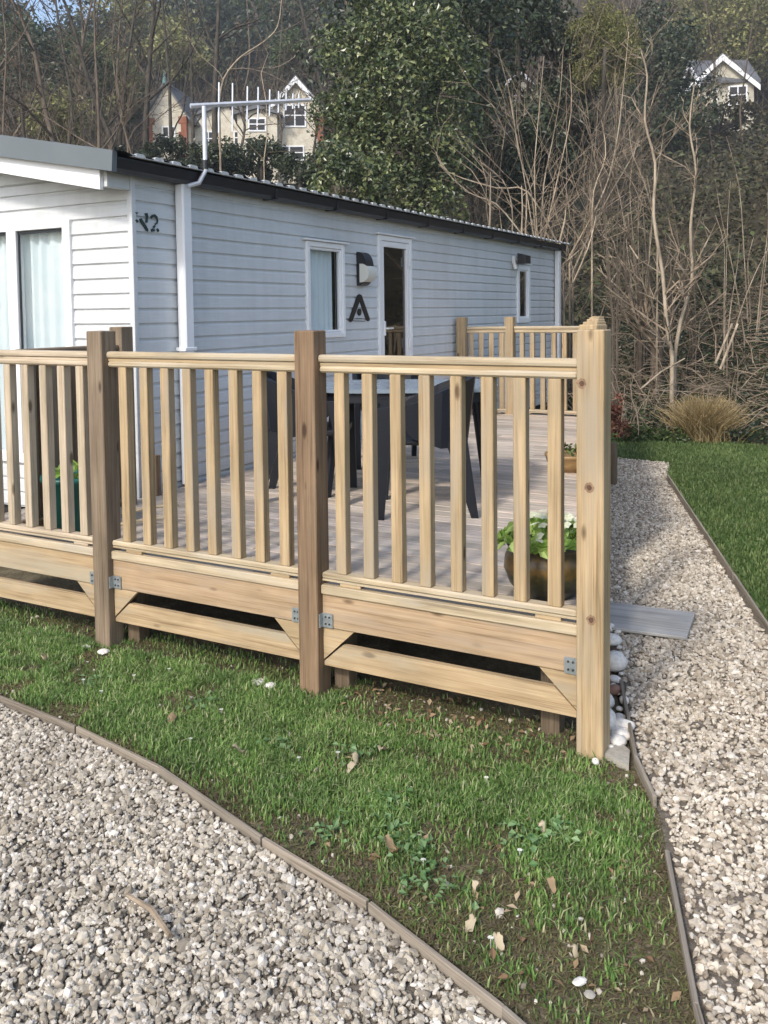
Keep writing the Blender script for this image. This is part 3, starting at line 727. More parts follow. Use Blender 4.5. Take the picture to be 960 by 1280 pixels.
# gable triangle
XR = (XL + XC) / 2; SL = .195; ZR = ZE + SL * (XC - XR)
z = ZE; k = 0
while z < ZR - .02:
    hw = (ZR - z) / SL; hw2 = max(.01, (ZR - z - .0985) / SL)
    pr_ = [(0, .0), (.16, .014), (.86, .010), (1, 0)]
    for (f0, o0), (f1, o1) in zip(pr_[:-1], pr_[1:]):
        a0 = hw + (hw2 - hw) * f0; a1 = hw + (hw2 - hw) * f1
        mb.add([(XR - a0, YC - o0 + .012, z + f0 * .0985), (XR + a0, YC - o0 + .012, z + f0 * .0985), (XR + a1, YC - o1 + .012, z + f1 * .0985), (XR - a1, YC - o1 + .012, z + f1 * .0985)], [(0, 1, 2, 3)])
    z += .0985
build_van(mb, 'front_wall', 'siding')
# corner trims, far walls, skirt, inside lining
mb = MB(); mb.box((XC - .035, YC - .004, ZB), (XC + .006, YC + .035, ZE)); build_van(mb, 'corner_trim', 'siding')
mb = MB(); mb.box((XC - .035, YE - .035, ZB), (XC + .005, YE + .003, ZE)); build_van(mb, 'corner_trim', 'siding')
mb = MB(); mb.box((XL, YE - .03, ZB), (XC - .037, YE, ZE)); mb.prism([(XL, 0, ZE + .001), (XC - .04, 0, ZE + .001), (XR, 0, ZR)], (0, 1, 0), YE - .03, YE); build_van(mb, 'rear_wall', 'siding')
mb = MB(); mb.box((XL, YC + .04, ZB), (XL + .03, YE - .032, ZE)); build_van(mb, 'far_side_wall', 'siding')
mb = MB(); mb.box((XL + .05, YC + .05, .0), (XC - .05, YE - .05, ZB - .002)); build_van(mb, 'skirting', 'dark')
mb = MB(); mb.box((XL + .06, YC + .06, .44), (XC - .06, YE - .06, .462)); mb.box((XL + .06, YC + .06, 2.47), (XC - .06, YE - .06, 2.49)); mb.box((XL + .035, YC + .07, .47), (XL + .06, YE - .07, 2.46))
mb.box((XL + .07, 2.85, .47), (XC - .5, 2.9, 2.46)); mb.box((XL + .07, 6.6, .47), (XC - .3, 6.65, 2.46)); build_van(mb, 'interior_lining', 'interior')
mb = MB(); mb.box((XC - 1.2, 4.1, .47), (XC - 1.15, 5.6, 2.45)); mb.box((XC - 1.14, 5.5, .47), (XC - .1, 5.55, 2.45)); mb.box((XC - 1.14, 4.05, .47), (XC - .1, 4.1, 2.45)); build_van(mb, 'lobby_partition', 'dark')
mb = MB(); mb.box((XC - .6, 7.9, .47), (XC - .55, 9.2, 2.45)); mb.box((XC - .55, 7.9, .47), (XC - .07, 7.94, 2.45)); build_van(mb, 'washroom_partition', 'dark')

def frame_side(name, y0, y1, z0, z1, fw, out=.02, depth=.05, cap=True, parent=None, mat='white', bottom=None):
    fb = fw if bottom is None else bottom; xi, xo = XC - depth, XC + out
    mb = MB(); mb.box((xi, y0, z0), (xo, y0 + fw, z1), .005); mb.box((xi, y1 - fw, z0), (xo, y1, z1), .005)
    mb.box((xi, y0 + fw, z1 - fw), (xo - .002, y1 - fw, z1), .005); mb.box((xi, y0 + fw, z0), (xo - .002, y1 - fw, z0 + fb), .005)
    return mb
def sheet_x(x, y0, y1, z0, z1): return MB().add([(x, y0, z0), (x, y1, z0), (x, y1, z1), (x, y0, z1)], [(0, 1, 2, 3)])
def curtain_mb(axis, c, u0, u1, z0, z1, amp=.018, period=.075, gather=0):
    mb = MB(); n = int((u1 - u0) / .008); vs = []
    for j, zz in enumerate(np.linspace(z0, z1, 6)):
        for i in range(n + 1):
            u = u0 + (u1 - u0) * i / n
            w = amp * math.sin(u * 6.283 / period + .6 * math.sin(u * 21)) * (1 + .25 * math.sin(u * 9 + zz))
            vs.append((c + w, u, zz) if axis == 'x' else (u, c + w, zz))
    fs = [(j * (n + 1) + i, j * (n + 1) + i + 1, (j + 1) * (n + 1) + i + 1, (j + 1) * (n + 1) + i) for j in range(5) for i in range(n)]
    mb.add(vs, fs); return mb
# side window with curtain
y0, y1, z0, z1 = WIN1
w = build_van(frame_side('f', y0, y1, z0, z1, .045), 'window', 'white')
mb = frame_side('f', y0 + .046, y1 - .046, z0 + .046, z1 - .046, .022, .008, .03); build_van(mb, 'sash', 'white', w)
mb = sheet_x(XC - .015, y0 + .05, y1 - .05, z0 + .05, z1 - .05); build_van(mb, 'pane', 'glass', w)
mb = MB(); mb.box((XC + .003, y0 - .05, z1 + .003), (XC + .04, y1 + .05, z1 + .018), .003); build_van(mb, 'drip_strip', 'white', w)
build_van(curtain_mb('x', XC - .066, y0, y1 - .10, z0 - .03, z1 + .02, .011), 'curtain', 'curtain', w, True)
build_van(curtain_mb('x', XC - .070, y1 - .045, y1 - .03, z0 - .03, z1 + .02, .008), 'curtain', 'curtain', w, True)
# glazed door
y0, y1, z0, z1 = DOOR
d = build_van(frame_side('f', y0, y1, z0, z1, .05), 'door', 'white')
build_van(frame_side('f', y0 + .053, y1 - .053, z0 + .053, z1 - .053, .055, .012, .03, bottom=.09), 'door_leaf', 'white', d)
mb = sheet_x(XC - .015, y0 + .10, y1 - .10, z0 + .14, z1 - .10); build_van(mb, 'pane', 'dark_glass', d)
mb = MB(); mb.box((XC + .003, y0 - .05, z1 + .003), (XC + .04, y1 + .04, z1 + .018), .003); build_van(mb, 'drip_strip', 'white', d)
mb = MB(); mb.box((XC + .013, y1 - .095, 2.10), (XC + .035, y1 - .055, 2.20), .004); mb.box((XC + .013, y1 - .095, 1.28), (XC + .035, y1 - .055, 1.38), .004); build_van(mb, 'hinge', 'white', d)
mb = MB(); mb.box((XC + .013, y0 + .07, 1.42), (XC + .03, y0 + .105, 1.56), .004); mb.tube([(XC + .03, y0 + .09, 1.49), (XC + .06, y0 + .09, 1.49), (XC + .06, y0 + .19, 1.49)], [.008] * 3, 8); build_van(mb, 'handle', 'white', d)
# narrow end window
y0, y1, z0, z1 = WIN2
w = build_van(frame_side('f', y0, y1, z0, z1, .07), 'window', 'white')
mb = frame_side('f', y0 + .072, y1 - .072, z0 + .06, z1 - .06, .03, .008, .03); build_van(mb, 'sash', 'white', w)
mb = sheet_x(XC - .015, y0 + .08, y1 - .08, z0 + .07, z1 - .07); build_van(mb, 'pane', 'dark_glass', w)
mb = MB(); mb.box((XC + .003, y0 - .03, z1 + .003), (XC + .04, y1 + .03, z1 + .018), .003); build_van(mb, 'drip_strip', 'white', w)
# front window: wide, three lights
x0, x1, z0, z1 = FW; yo = YC - .022
def fbox(mb, xa, xb, za, zb, ya=None, yb=None, c=.004): mb.box((xa, yo if ya is None else ya, za), (xb, YC + .05 if yb is None else yb, zb), c)
mb = MB(); fbox(mb, x0, x0 + .07, z0, z1); fbox(mb, x1 - .07, x1, z0, z1); fbox(mb, x0 + .07, x1 - .07, z1 - .055, z1, yo + .002); fbox(mb, x0 + .07, x1 - .07, z0, z0 + .07, yo + .002)
for xm in (-4.335, -5.2): fbox(mb, xm - .048, xm + .048, z0 + .07, z1 - .055, yo + .003)
w = build_van(mb, 'window', 'white')
for xa, xb in ((-5.88, -5.25), (-5.15, -4.385), (-4.285, -3.83)):
    mb = MB().add([(xa, YC + .015, z0 + .06), (xb, YC + .015, z0 + .06), (xb, YC + .015, z1 - .05), (xa, YC + .015, z1 - .05)], [(0, 1, 2, 3)]); build_van(mb, 'pane', 'glass', w)
    mb = MB()
    for q in ((xa, xa + .014, z0 + .07, z1 - .06), (xb - .014, xb, z0 + .07, z1 - .06)): mb.box((q[0], YC + .001, q[2]), (q[1], YC + .011, q[3]), .001)
    mb.box((xa + .014, YC + .001, z1 - .075), (xb - .014, YC + .011, z1 - .056), .001); build_van(mb, 'glazing_bead', 'gutter', w)
    build_van(curtain_mb('y', YC + .075, xa - .10, xb - .035, z0, z1, .016, .10), 'curtain', 'curtain', w, True)
mb = MB(); mb.box((-3.93, YC + .008, 1.395), (-3.885, YC + .011, 1.425), .0005); build_van(mb, 'sticker', 'green_tag', w)
# roof: tile effect sheets, gable trims, bargeboards, gutter
def roof_half(sgn):
    n = int((YE + .12 - (YC - .26)) / .03); m_ = 14; vs = []
    half = (XC - XR) + .16
    for i in range(n + 1):
        yy = YC - .26 + (YE + .38 - YC) * i / n
        wv = .016 * (abs(math.sin(yy * math.pi / .165)) ** .6)
        for j in range(m_ + 1):
            s_ = half * j / m_; st = .014 * ((j % 2) == 0)
            vs.append((XR + sgn * s_, yy, ZR + .100 - SL * s_ + wv + st * .6))
    fs = [(i * (m_ + 1) + j, i * (m_ + 1) + j + 1, (i + 1) * (m_ + 1) + j + 1, (i + 1) * (m_ + 1) + j) for i in range(n) for j in range(m_)]
    return vs, fs
mb = MB()
for sg in (1, -1):
    vs, fs = roof_half(sg); mb.add(vs, fs if sg > 0 else [f[::-1] for f in fs])
rf = build_van(mb, 'roof', 'rooftile', van, False)
mb = MB(); yy = YC - .15; top_ = []
xe = XC + .158; ze = ZR + .100 - SL * (XC - XR + .16)
while yy < YE + .1:
    top_ += [(yy, .006), (yy + .03, .007), (yy + .036, .021), (yy + .05, .027), (yy + .098, .027), (yy + .112, .021), (yy + .118, .007)]; yy += .165
vs = []
for (q, h_) in top_: vs += [(xe + .006, q, ze + .003), (xe + .006, q, ze + h_), (xe - .02, q, ze + h_), (xe - .02, q, ze + .003)]
mb.add(vs, [(a * 4 + b, a * 4 + 4 + b, a * 4 + 4 + (b + 1) % 4, a * 4 + (b + 1) % 4) for a in range(len(top_) - 1) for b in range(4)])
build_van(mb, 'tile_edge', 'edge_glint', rf)
mb = MB()
for sg in (1, -1):
    half = (XC - XR) + .10
    P_ = [(XR, 0, ZR + .02), (XR + sg * half, 0, ZR + .02 - SL * half), (XR + sg * half, 0, ZR + .065 - SL * half), (XR, 0, ZR + .065)]
    mb.prism(P_ if sg < 0 else P_[::-1], (0, 1, 0), YC - .20, YE + .08)
build_van(mb, 'roof_deck', 'gutter', rf)
for sg in (1, -1):
    half = (XC - XR) + .115
    zt = lambda s_: ZR + .117 - SL * s_
    P_ = [(XR, 0, zt(0) - .155), (XR + sg * half, 0, zt(half) - .125), (XR + sg * (half + .01), 0, zt(half)), (XR, 0, zt(0))]
    mb = MB().prism(P_ if sg < 0 else P_[::-1], (0, 1, 0), YC - .275, YC - .235)
    build_van(mb, 'gable_trim', 'trim_grey', rf)
    half2 = (XC - XR) - .03
    P_ = [(XR, 0, ZR - .13), (XR + sg * half2, 0, ZR - .13 - SL * half2), (XR + sg * half2, 0, ZR - .012 - SL * half2), (XR, 0, ZR - .012)]
    mb = MB().prism(P_ if sg < 0 else P_[::-1], (0, 1, 0), YC - .232, YC - .205)
    build_van(mb, 'bargeboard', 'white', rf)
    mb = MB().prism([(XR, 0, ZR - .06), (XR + sg * (half2 + .02), 0, ZR - .06 - SL * half2), (XR + sg * (half2 + .02), 0, ZR - .02 - SL * half2), (XR, 0, ZR - .02)], (0, 1, 0), YC - .203, YC - .003)
    build_van(mb, 'soffit', 'siding', rf)
mb = MB(); mb.box((XC - .05, YC - .20, ZE - .105), (XC - .002, YC - .006, ZE - .004)); build_van(mb, 'box_end', 'siding', rf)
mb = MB()
prof = [(.0, -.050), (.02, -.066), (.07, -.068), (.105, -.05), (.115, .005), (.115, .016), (.10, .016), (.0, .016)]
mb.prism([(XC + .012 + p, 0, ZE + .045 + q) for p, q in prof], (0, 1, 0), YC - .232, YE + .10)
for yy in np.arange(YC + .5, YE, .9): mb.box((XC + .005, yy, ZE - .028), (XC + .131, yy + .025, ZE + .064), .003)
build_van(mb, 'gutter', 'gutter', rf)
for yy in (1.567, 9.78):
    mb = MB(); mb.box((XC + .012, yy - .046, .48), (XC + .085, yy + .046, ZE - .018), .010)
    dpipe = build_van(mb, 'downpipe', 'white', van)
    mb = MB(); mb.box((XC + .004, yy - .060, 1.40), (XC + .092, yy + .060, 1.425), .004); build_van(mb, 'pipe_clip', 'white', dpipe)
# number decal, emblem
def decal(shapes, name, mat, w=.006):
    mb = MB()
    for p in shapes: mb.prism([(XC + .004, y_, z_) for y_, z_ in p], (1, 0, 0), 0, w)
    return build_van(mb, name, mat)
def yz(px, py):
    d_ = fwd + right * (px - PPX) / FPX - up * (py - PPY) / FPX
    t_ = (XC - CAM[0]) / d_[0]; q = CAM + d_ * t_; return (q[1], q[2])
def dec(pts): return [yz(155 + a / 16., 250 + b / 16.) for a, b in pts]
decal([dec([(205, 245), (265, 250), (240, 285)]), dec([(205, 405), (235, 385), (275, 425), (245, 455)]),
       dec([(290, 380), (330, 365), (375, 440), (430, 520), (470, 600), (460, 635), (425, 615), (370, 525), (310, 440)]),
       dec([(395, 270), (450, 260), (468, 330), (450, 455), (415, 455), (425, 330)]),
       dec([(515, 330), (545, 295), (600, 285), (650, 335), (665, 410), (640, 405), (610, 355), (570, 335), (530, 375)]),
       dec([(665, 410), (655, 470), (610, 500), (600, 470), (635, 455), (640, 405)]),
       dec([(520, 590), (560, 565), (605, 600), (595, 625), (535, 640)]), dec([(635, 590), (660, 565), (690, 615), (660, 645)]),
       dec([(560, 530), (600, 500), (612, 520), (585, 570)])], 'number_sign', 'decal')
def ae(pts): return [yz(425 + a / 12.19, 305 + b / 12.19) for a, b in pts]
ell = [(285 + 30 * math.cos(6.283 * k / 14), 1038 + 55 * math.sin(6.283 * k / 14)) for k in range(14)]
decal([ae([(125, 1150), (255, 780), (285, 762), (318, 780), (290, 870), (180, 1170), (155, 1192), (130, 1180)]), ae([(318, 780), (442, 1140), (438, 1168), (412, 1178), (385, 1150), (290, 870)]),
       ae(ell), ae([(240, 1128), (330, 1132), (330, 1140), (240, 1136)]), ae([(195, 1165), (370, 1172), (370, 1180), (195, 1173)])], 'emblem', 'black')
# bulkhead light beside the door
bl = thing('bulkhead_light', 'black half round wall light with white lens between side window and door', 'wall light', (XC, 4.03, 2.045))
mb = MB(); n = 14
vs = []; fs = []
H = .155; DEP = .105; WID = .07
def shell(y0, y1, k=1.0, z0=-H, z1=H, dep=DEP):
    mb = MB(); vs = []; m_ = 16
    for yy in (y0, y1):
        for j in range(m_ + 1):
            a = math.pi * j / m_; vs.append((dep * k * math.sin(a) ** .75 if 0 < j < m_ else 0, yy, (z0 + z1) / 2 - (z1 - z0) / 2 * k * math.cos(a)))
    q = m_ + 1
    mb.add(vs, [(j, q + j, q + j + 1, j + 1) for j in range(m_)] + [tuple(range(m_, -1, -1)), tuple(range(q, 2 * q))]); return mb
shell(-WID, WID, 1.0).build('housing', M['black'], bl)
mb = MB(); vs = []; m_ = 16
mb = shell(-WID - .006, WID + .006, .90, -H * .80, H * .42, DEP * 1.0); mb.v = [(x + .035, y_, z_ - .01) for x, y_, z_ in mb.v]; mb.build('lens', M['lens'], bl)
bpy.data.objects['lens'].location = (0, 0, 0)
# floodlight above the end window
fl = thing('security_light', 'small black and white floodlight with sensor above the narrow end window', 'floodlight', (XC, 8.03, 2.31))
mb = MB(); mb.box((.003, -.05, -.05), (.05, .05, .05), .006); mb.tube([(.05, 0, 0), (.09, 0, .01)], [.016, .016], 8); mb.build('bracket', M['white'], fl)
mb = MB(); mb.prism([(.09, -.08, .08), (.20, -.08, .05), (.20, -.08, -.05), (.09, -.08, -.06)], (0, 1, 0), 0, .20); mb.build('lamp_head', M['black'], fl)
mb = MB(); mb.tube([(.03, -.03, -.052), (.05, -.03, -.12)], [.03, .026], 10); mb.build('sensor', M['white'], fl)
# TV aerial
ta = thing('tv_aerial', 'silver log periodic television aerial on a bent mast at the caravan eave', 'aerial', (XC + .10, 1.66, 2.45))
ta_o = np.array([XC + .10, 1.66, 2.45])
top = at(250, 132, 5.62); base = np.array([XC + .16, 1.67, 2.62])
mastp = [np.array([XC + .13, 1.52, 2.50]), np.array([XC + .16, 1.60, 2.53]), base, np.array([base[0], base[1], 2.75]), np.array([base[0], base[1], 3.05])]
MB().tube([p - ta_o for p in mastp], [.016] * 5, 10).build('mast', M['alu'], ta)
MB().tube([np.array([base[0], base[1], 2.63]) - ta_o, np.array([base[0], base[1], 2.69]) - ta_o], [.021, .021], 10).build('clamp', M['black'], ta)
dep0 = float((np.array([base[0], base[1], 3.05]) - CAM) @ fwd)
b0, b1 = at(238, 132.5, dep0 - .02), at(388, 125, dep0 + .42)
bm = MB().tube([b0 - ta_o, b1 - ta_o], [.017, .014], 4).build('boom', M['alu'], ta)
for px, y_t, y_b in ((274, 103, 166), (291, 104, 165), (309.5, 108, 152), (323, 109, 150), (337.5, 112, 145), (348.5, 114, 141), (358, 116, 138), (366.5, 117, 136), (374, 117.5, 135)):
    k = (px - 238) / 150.; dp_ = dep0 - .02 + .44 * k
    MB().tube([at(px - .2, y_t, dp_) - ta_o, at(px - .6, y_b, dp_) - ta_o], [.006, .006], 6).build('element', M['alu'], bm)

# ------------------------------------------------------------------ things on the deck
def chair(name, label, loc, rz):
    """tub chair, front towards +x"""
    t = thing(name, label, 'garden chair', loc, rz, 'dark garden chairs at the table')
    W, Dp = .27, .26
    MB().board((-.20, 0, .425), (.255, 0, .435), .47, .035, (0, 0, 1), .012).build('seat', M['chair'], t)
    pts = [(.20, -W), (.05, -W - .005), (-.10, -W), (-.20, -W + .05), (-.25, -W + .13), (-.265, 0), (-.25, W - .13), (-.20, W - .05), (-.10, W), (.05, W + .005), (.20, W)]
    def hts(i):
        x = pts[i][0]; k = np.clip((.12 - x) / .33, 0, 1)
        return np.interp(x, [-.265, -.20, -.08, .06, .2], [.40, .40, .40, .46, .575]), np.interp(x, [-.265, -.22, -.05, .08, .2], [.80, .785, .70, .645, .63])
    # back (stations 2..8) and arms
    def strip(idx):
        mb = MB(); vs = []
        for i in idx:
            x, y_ = pts[i]; zb, zt = hts(i)
            for off in (0, 1):
                n_ = np.array([x + .0, y_]); q = n_ * (1 - .035 / max(.2, np.linalg.norm(n_)) * off)
                for zz, lean in ((zb, 0), (zt, 1)):
                    vs.append((q[0] - (.05 if x < -.15 else .02) * lean * max(0, (zz - .6)) / .2, q[1] * (1 + .04 * lean), zz))
        k = len(idx); fs = []
        for j in range(k - 1):
            a = j * 4; b = a + 4
            fs += [(a, b, b + 1, a + 1), (a + 2, a + 3, b + 3, b + 2), (a + 1, b + 1, b + 3, a + 3), (a, a + 2, b + 2, b)]
        fs += [(0, 1, 3, 2), ((k - 1) * 4, (k - 1) * 4 + 2, (k - 1) * 4 + 3, (k - 1) * 4 + 1)]
        return mb.add(vs, fs)
    strip(range(2, 9)).build('backrest', M['chair'], t)
    strip(range(0, 3)).build('armrest', M['chair'], t); strip(range(8, 11)).build('armrest', M['chair'], t)
    for sy in (-1, 1):
        mb = MB()
        prof = [(.150, .635), (.262, .63), (.266, .45), (.276, 0), (.222, 0), (.195, .30), (.180, .50)]
        mb.prism([(x, sy * W - .02, z_) for x, z_ in prof], (0, 1, 0), 0, .04); mb.build('leg', M['chair'], t)
        mb = MB(); mb.prism([(-.25, sy * (W - .04) - .018, .46), (-.13, sy * (W - .04) - .018, .43), (-.270, sy * (W - .04) - .018, 0), (-.312, sy * (W - .04) - .018, 0)][::-1], (0, 1, 0), 0, .036); mb.build('leg', M['chair'], t)
    return t
fa = math.atan2(-.44, -.9)
chair('garden_chair', 'dark plastic tub chair seen from its side, in front of the table', (-1.395, 1.585, ZD), fa)
chair('garden_chair', 'dark plastic tub chair half hidden by the reddish brown post, left of the table', (-2.22, 1.62, ZD), R(25))
chair('garden_chair', 'dark plastic tub chair at the far side of the table, mostly hidden', (-2.35, 2.95, ZD), R(-55))
tb = thing('garden_table', 'low blue grey plastic garden table between the dark chairs', 'table', (-1.78, 2.17, ZD), R(26))
mb = MB(); n = 40; L2, W2, rc = .58, .42, .16; poly = []
for k in range(n):
    a = 6.283 * k / n; cx = math.copysign(abs(math.cos(a)) ** .45, math.cos(a)) * L2; cy = math.copysign(abs(math.sin(a)) ** .45, math.sin(a)) * W2
    poly.append((cx, cy, 0))
mb.prism(poly, (0, 0, 1), .665, .69); mb.build('table_top', M['table'], tb)
mb = MB(); mb.prism([(x * .94, y_ * .94, 0) for x, y_, _ in poly], (0, 0, 1), .60, .664); mb.build('apron', M['chair'], tb)
for sx in (-1, 1):
    for sy in (-1, 1):
        MB().tube([(sx * (L2 - .12), sy * (W2 - .10), .602), (sx * (L2 - .06), sy * (W2 - .06), 0)], [.04, .024], 8).build('leg', M['chair'], tb)

def rosette_plants(mbl, c, rad, h, n, size, mat_leaf, name, parent, upf=.6):
    a = rng.uniform(0, 6.283, n); r_ = rad * np.sqrt(rng.random(n)); z_ = h * (1 - (r_ / rad) ** 2 * .6) * rng.uniform(.35, 1, n)
    C = np.column_stack([c[0] + r_ * np.cos(a), c[1] + r_ * np.sin(a), c[2] + z_])
    N = np.column_stack([np.cos(a) * r_ / rad, np.sin(a) * r_ / rad, np.full(n, upf)])
    V, F = leaves(C, N, size, .45, .55, .15); return mesh_obj(name, V, F, M[mat_leaf], parent)
fp = thing('flower_pot', 'round dark glazed pot with ochre patch holding pale primroses beside the corner post', 'flowerpot', (-.235, .375, ZD), 0, 'plant pots on the deck')
mb = MB(); mb.lathe([(.02, 0), (.115, 0), (.155, .05), (.178, .11), (.172, .16), (.158, .19), (.165, .205), (.172, .215), (.165, .222), (.15, .215), (.148, .19), (.02, .185)], 40); mb.build('pot', M['glaze'], fp, True)
rosette_plants(None, (0, 0, .19), .20, .12, 300, .065, 'primrose_leaf', 'foliage', fp)
C = []; 
for k in range(48):
    a = random.uniform(0, 6.283); r_ = .18 * math.sqrt(random.random()); c = np.array([r_ * math.cos(a), r_ * math.sin(a), .21 + .13 * (1 - (r_ / .22) ** 2) * random.uniform(.9, 1.15)])
    mb = MB(); tl = np.array([random.uniform(-.4, .4), random.uniform(-.75, .1), 1]); tl /= np.linalg.norm(tl); u_ = np.cross(tl, [1, 0, 0]); u_ /= np.linalg.norm(u_); w_ = np.cross(tl, u_)
    for j in range(5):
        b = 6.283 * j / 5; dr = u_ * math.cos(b) + w_ * math.sin(b); sdv = np.cross(tl, dr)
        mb.add([c, c + dr * .014 + sdv * .010 + tl * .003, c + dr * .022 + tl * .001, c + dr * .014 - sdv * .010 + tl * .003], [(0, 1, 2, 3)])
    mb.build('flower', M['petal'], fp)
tp = thing('flower_pot', 'small ochre brown pot with low green plants further along the deck edge', 'flowerpot', (-1.0, 3.22, ZD), 0, 'plant pots on the deck')
MB().lathe([(.02, 0), (.13, 0), (.165, .06), (.175, .10), (.182, .105), (.182, .125), (.165, .125), (.155, .10), (.02, .10)], 36).build('pot', M['terracotta'], tp, True)
rosette_plants(None, (0, 0, .10), .15, .09, 90, .05, 'bush_green', 'foliage', tp)
dp2 = thing('planter', 'dark mossy square planter beside the far balustrade post', 'planter', (-2.90, 6.22, ZD), 0, 'plant pots on the deck')
mb = MB(); mb.prism([(-.10, -.10, 0), (.10, -.10, 0), (.10, .10, 0), (-.10, .10, 0)], (0, 0, 1), 0, .18); mb.box((-.115, -.115, .15), (.115, .115, .185)); mb.build('pot', M['darkwood'], dp2)
rosette_plants(None, (0, 0, .17), .10, .05, 50, .05, 'ground_ivy', 'foliage', dp2)
gt = thing('plant_tub', 'green plastic tub with rolled rim behind the leftmost balustrade panel', 'plant tub', (-2.90, .30, ZD), 0, 'plant pots on the deck')
MB().lathe([(.02, 0), (.125, 0), (.15, .27), (.168, .275), (.172, .29), (.168, .305), (.15, .30), (.14, .26), (.02, .255)], 40).build('pot', M['teal'], gt, True)
rosette_plants(None, (.0, -.02, .27), .12, .11, 45, .06, 'primrose_leaf', 'foliage', gt)
for k, (a, b) in enumerate((((-2.72, .45, ZD + .012), (-2.50, .66, ZD + .03)), ((-2.78, .52, ZD + .05), (-2.52, .72, ZD + .09)))):
    p = [np.array(a), (np.array(a) + np.array(b)) / 2 + np.array([.01, 0, .012]), np.array(b)]
    o = MB().tube(p, [.008, .010, .007], 7).build('pale_stick', M['rail']); tag(o, ['lower pale stick lying on the deck right of the green tub', 'upper pale stick leaning right of the green tub'][k], 'stick')

# ------------------------------------------------------------------ stones and leaves lying about
GC = 'white cobbles along the foot of the deck'
cob = [(-.215, 1.33, .05, 'cobble', 'white cobble nearest the grey boarding on the path'), (-.17, 1.16, .055, 'cobble', 'white cobble just before the grey boarding, second of the row'),
       (-.125, 1.03, .036, 'browncobble', 'dark brown cobble among the white ones'), (-.075, .86, .075, 'cobble', 'white oval cobble resting against the path edging'),
       (-.085, .745, .05, 'cobble', 'small white cobble close to the side of the corner post'), (-.06, .655, .06, 'cobble', 'white cobble behind the pinkish brown stone'),
       (-.005, .594, .06, 'redcobble', 'pinkish brown stone among the white cobbles'), (-.01, .457, .09, 'cobble', 'long white cobble in the middle of the row'),
       (.072, .351, .075, 'cobble', 'egg shaped white cobble touching the timber edging'), (.045, .27, .06, 'cobble', 'white cobble lying across the egg shaped one'),
       (.115, .2, .05, 'cobble', 'small cobble wedged beside the timber edging'), (.125, .12, .075, 'cobble', 'big white cobble right of the corner post foot'), (.082, -.035, .05, 'cobble', 'rounded pale cobble in front of the corner post foot')]
for k in range(18):
    yy = .08 + 1.22 * k / 17; cob.append((float(np.interp(yy, [0, .35, .73, 1.4], [.115, .075, -.03, -.225])) + random.uniform(-.035, .03), yy + random.uniform(-.02, .02), random.uniform(.028, .048), 'cobble', 'small white cobble in the row between deck and path edging'))
for x, y_, s_, mt, l in cob:
    C = np.array([[0, 0, 0.]]); V, F = stones(C, s_ * 1.1, 1, .045, 1.0)
    V = V / 1.0; V[:, 2] *= 1.05; V += np.array([x, y_, .008 + max(0.012, -V[:, 2].min() * .75)])
    o = mesh_obj('cobble_stone', V, F, M[mt], smooth=True, origin=(x, y_, 0)); tag(o, l, 'stone', 'small white cobbles of the row' if l.startswith('small white cobble in the row') else GC)
mb = MB(); mb.prism([(.085, .03, 0), (.20, -.03, 0), (.175, .09, 0), (.13, .14, 0)], (0, 0, 1), .004, .028); o = mb.build('flat_stone', M['slab']); tag(o, 'flat grey stone slab between corner post and timber edging', 'stone')
lit = [(-1.365, -.02, .07, 'cobble', 'white stone in the grass left of the reddish brown post'), (-1.44, -.01, .045, 'cobble', 'smaller white stone left of the reddish brown post foot'), (.368, -1.13, .04, 'slab', 'flat pale stone on the mud at the lawn tip'), (.335, -1.10, .028, 'cobble', 'small white stone touching the flat pale stone at the lawn tip'), (-2.46, -.05, .05, 'cobble', 'white stone beside the grey brown post foot'), (-2.33, -.06, .06, 'cobble', 'flat white stone right of the grey brown post foot')]
for x, y_, s_, mt, l in lit:
    V, F = stones(np.array([[0, 0, 0.]]), s_, 2, .05, 1.0); V[:, 2] *= .6; V += np.array([x, y_, .014]); o = mesh_obj('lawn_stone', V, F, M[mt], origin=(x, y_, 0)); tag(o, l, 'stone')
GL = 'pale curled leaves on the lawn'
for k, (x, y_, s_) in enumerate([(-.668, -.495, .07), (-.63, -.33, .075), (.05, -.535, .065), (-1.521, -.477, .07), (.119, -1.078, .06), (-2.478, -.291, .07), (-.503, -.143, .06), (-.316, -.852, .07), (-1.096, -.586, .06), (.168, -.802, .05), (.289, -1.0, .05), (-.70, -.42, .06), (.02, -1.05, .055), (-.02, -.90, .05)]):
    mb = MB(); n = 9; ang = random.uniform(0, 6.28); vs = []; s_ *= .72; cz = random.uniform(-1.5, 1.5)
    for i in range(n):
        u_ = i / (n - 1); wd = s_ * .32 * math.sin(math.pi * min(.98, u_ * .95 + .03)) ** .7
        for q in (-1, 0, 1): vs.append((s_ * (u_ - .5), q * wd * random.uniform(.55, 1.3), .010 + .012 * (q * q) * cz + .016 * math.sin(u_ * 5 + cz) + random.uniform(0, .006)))
    mb.add(vs, [(i * 3 + j, i * 3 + 3 + j, i * 3 + 4 + j, i * 3 + 1 + j) for i in range(n - 1) for j in range(2)])
    o = mb.build('fallen_leaf', M['deadleaf'] if k in (3, 7, 9) else M['paleleaf'], smooth=True); o.location = (x, y_, .022 if k not in (4, 10, 12) else .004); o.rotation_euler = (random.uniform(-.2, .2), random.uniform(-.2, .2), ang)
    tag(o, 'brown curled leaf lying on the lawn' if k in (3, 7, 9) else 'pale curled dead leaf lying on the lawn', 'leaf', GL if k not in (3, 7, 9) else 'brown curled leaves on the lawn')
GD = 'white daisies in the lawn'
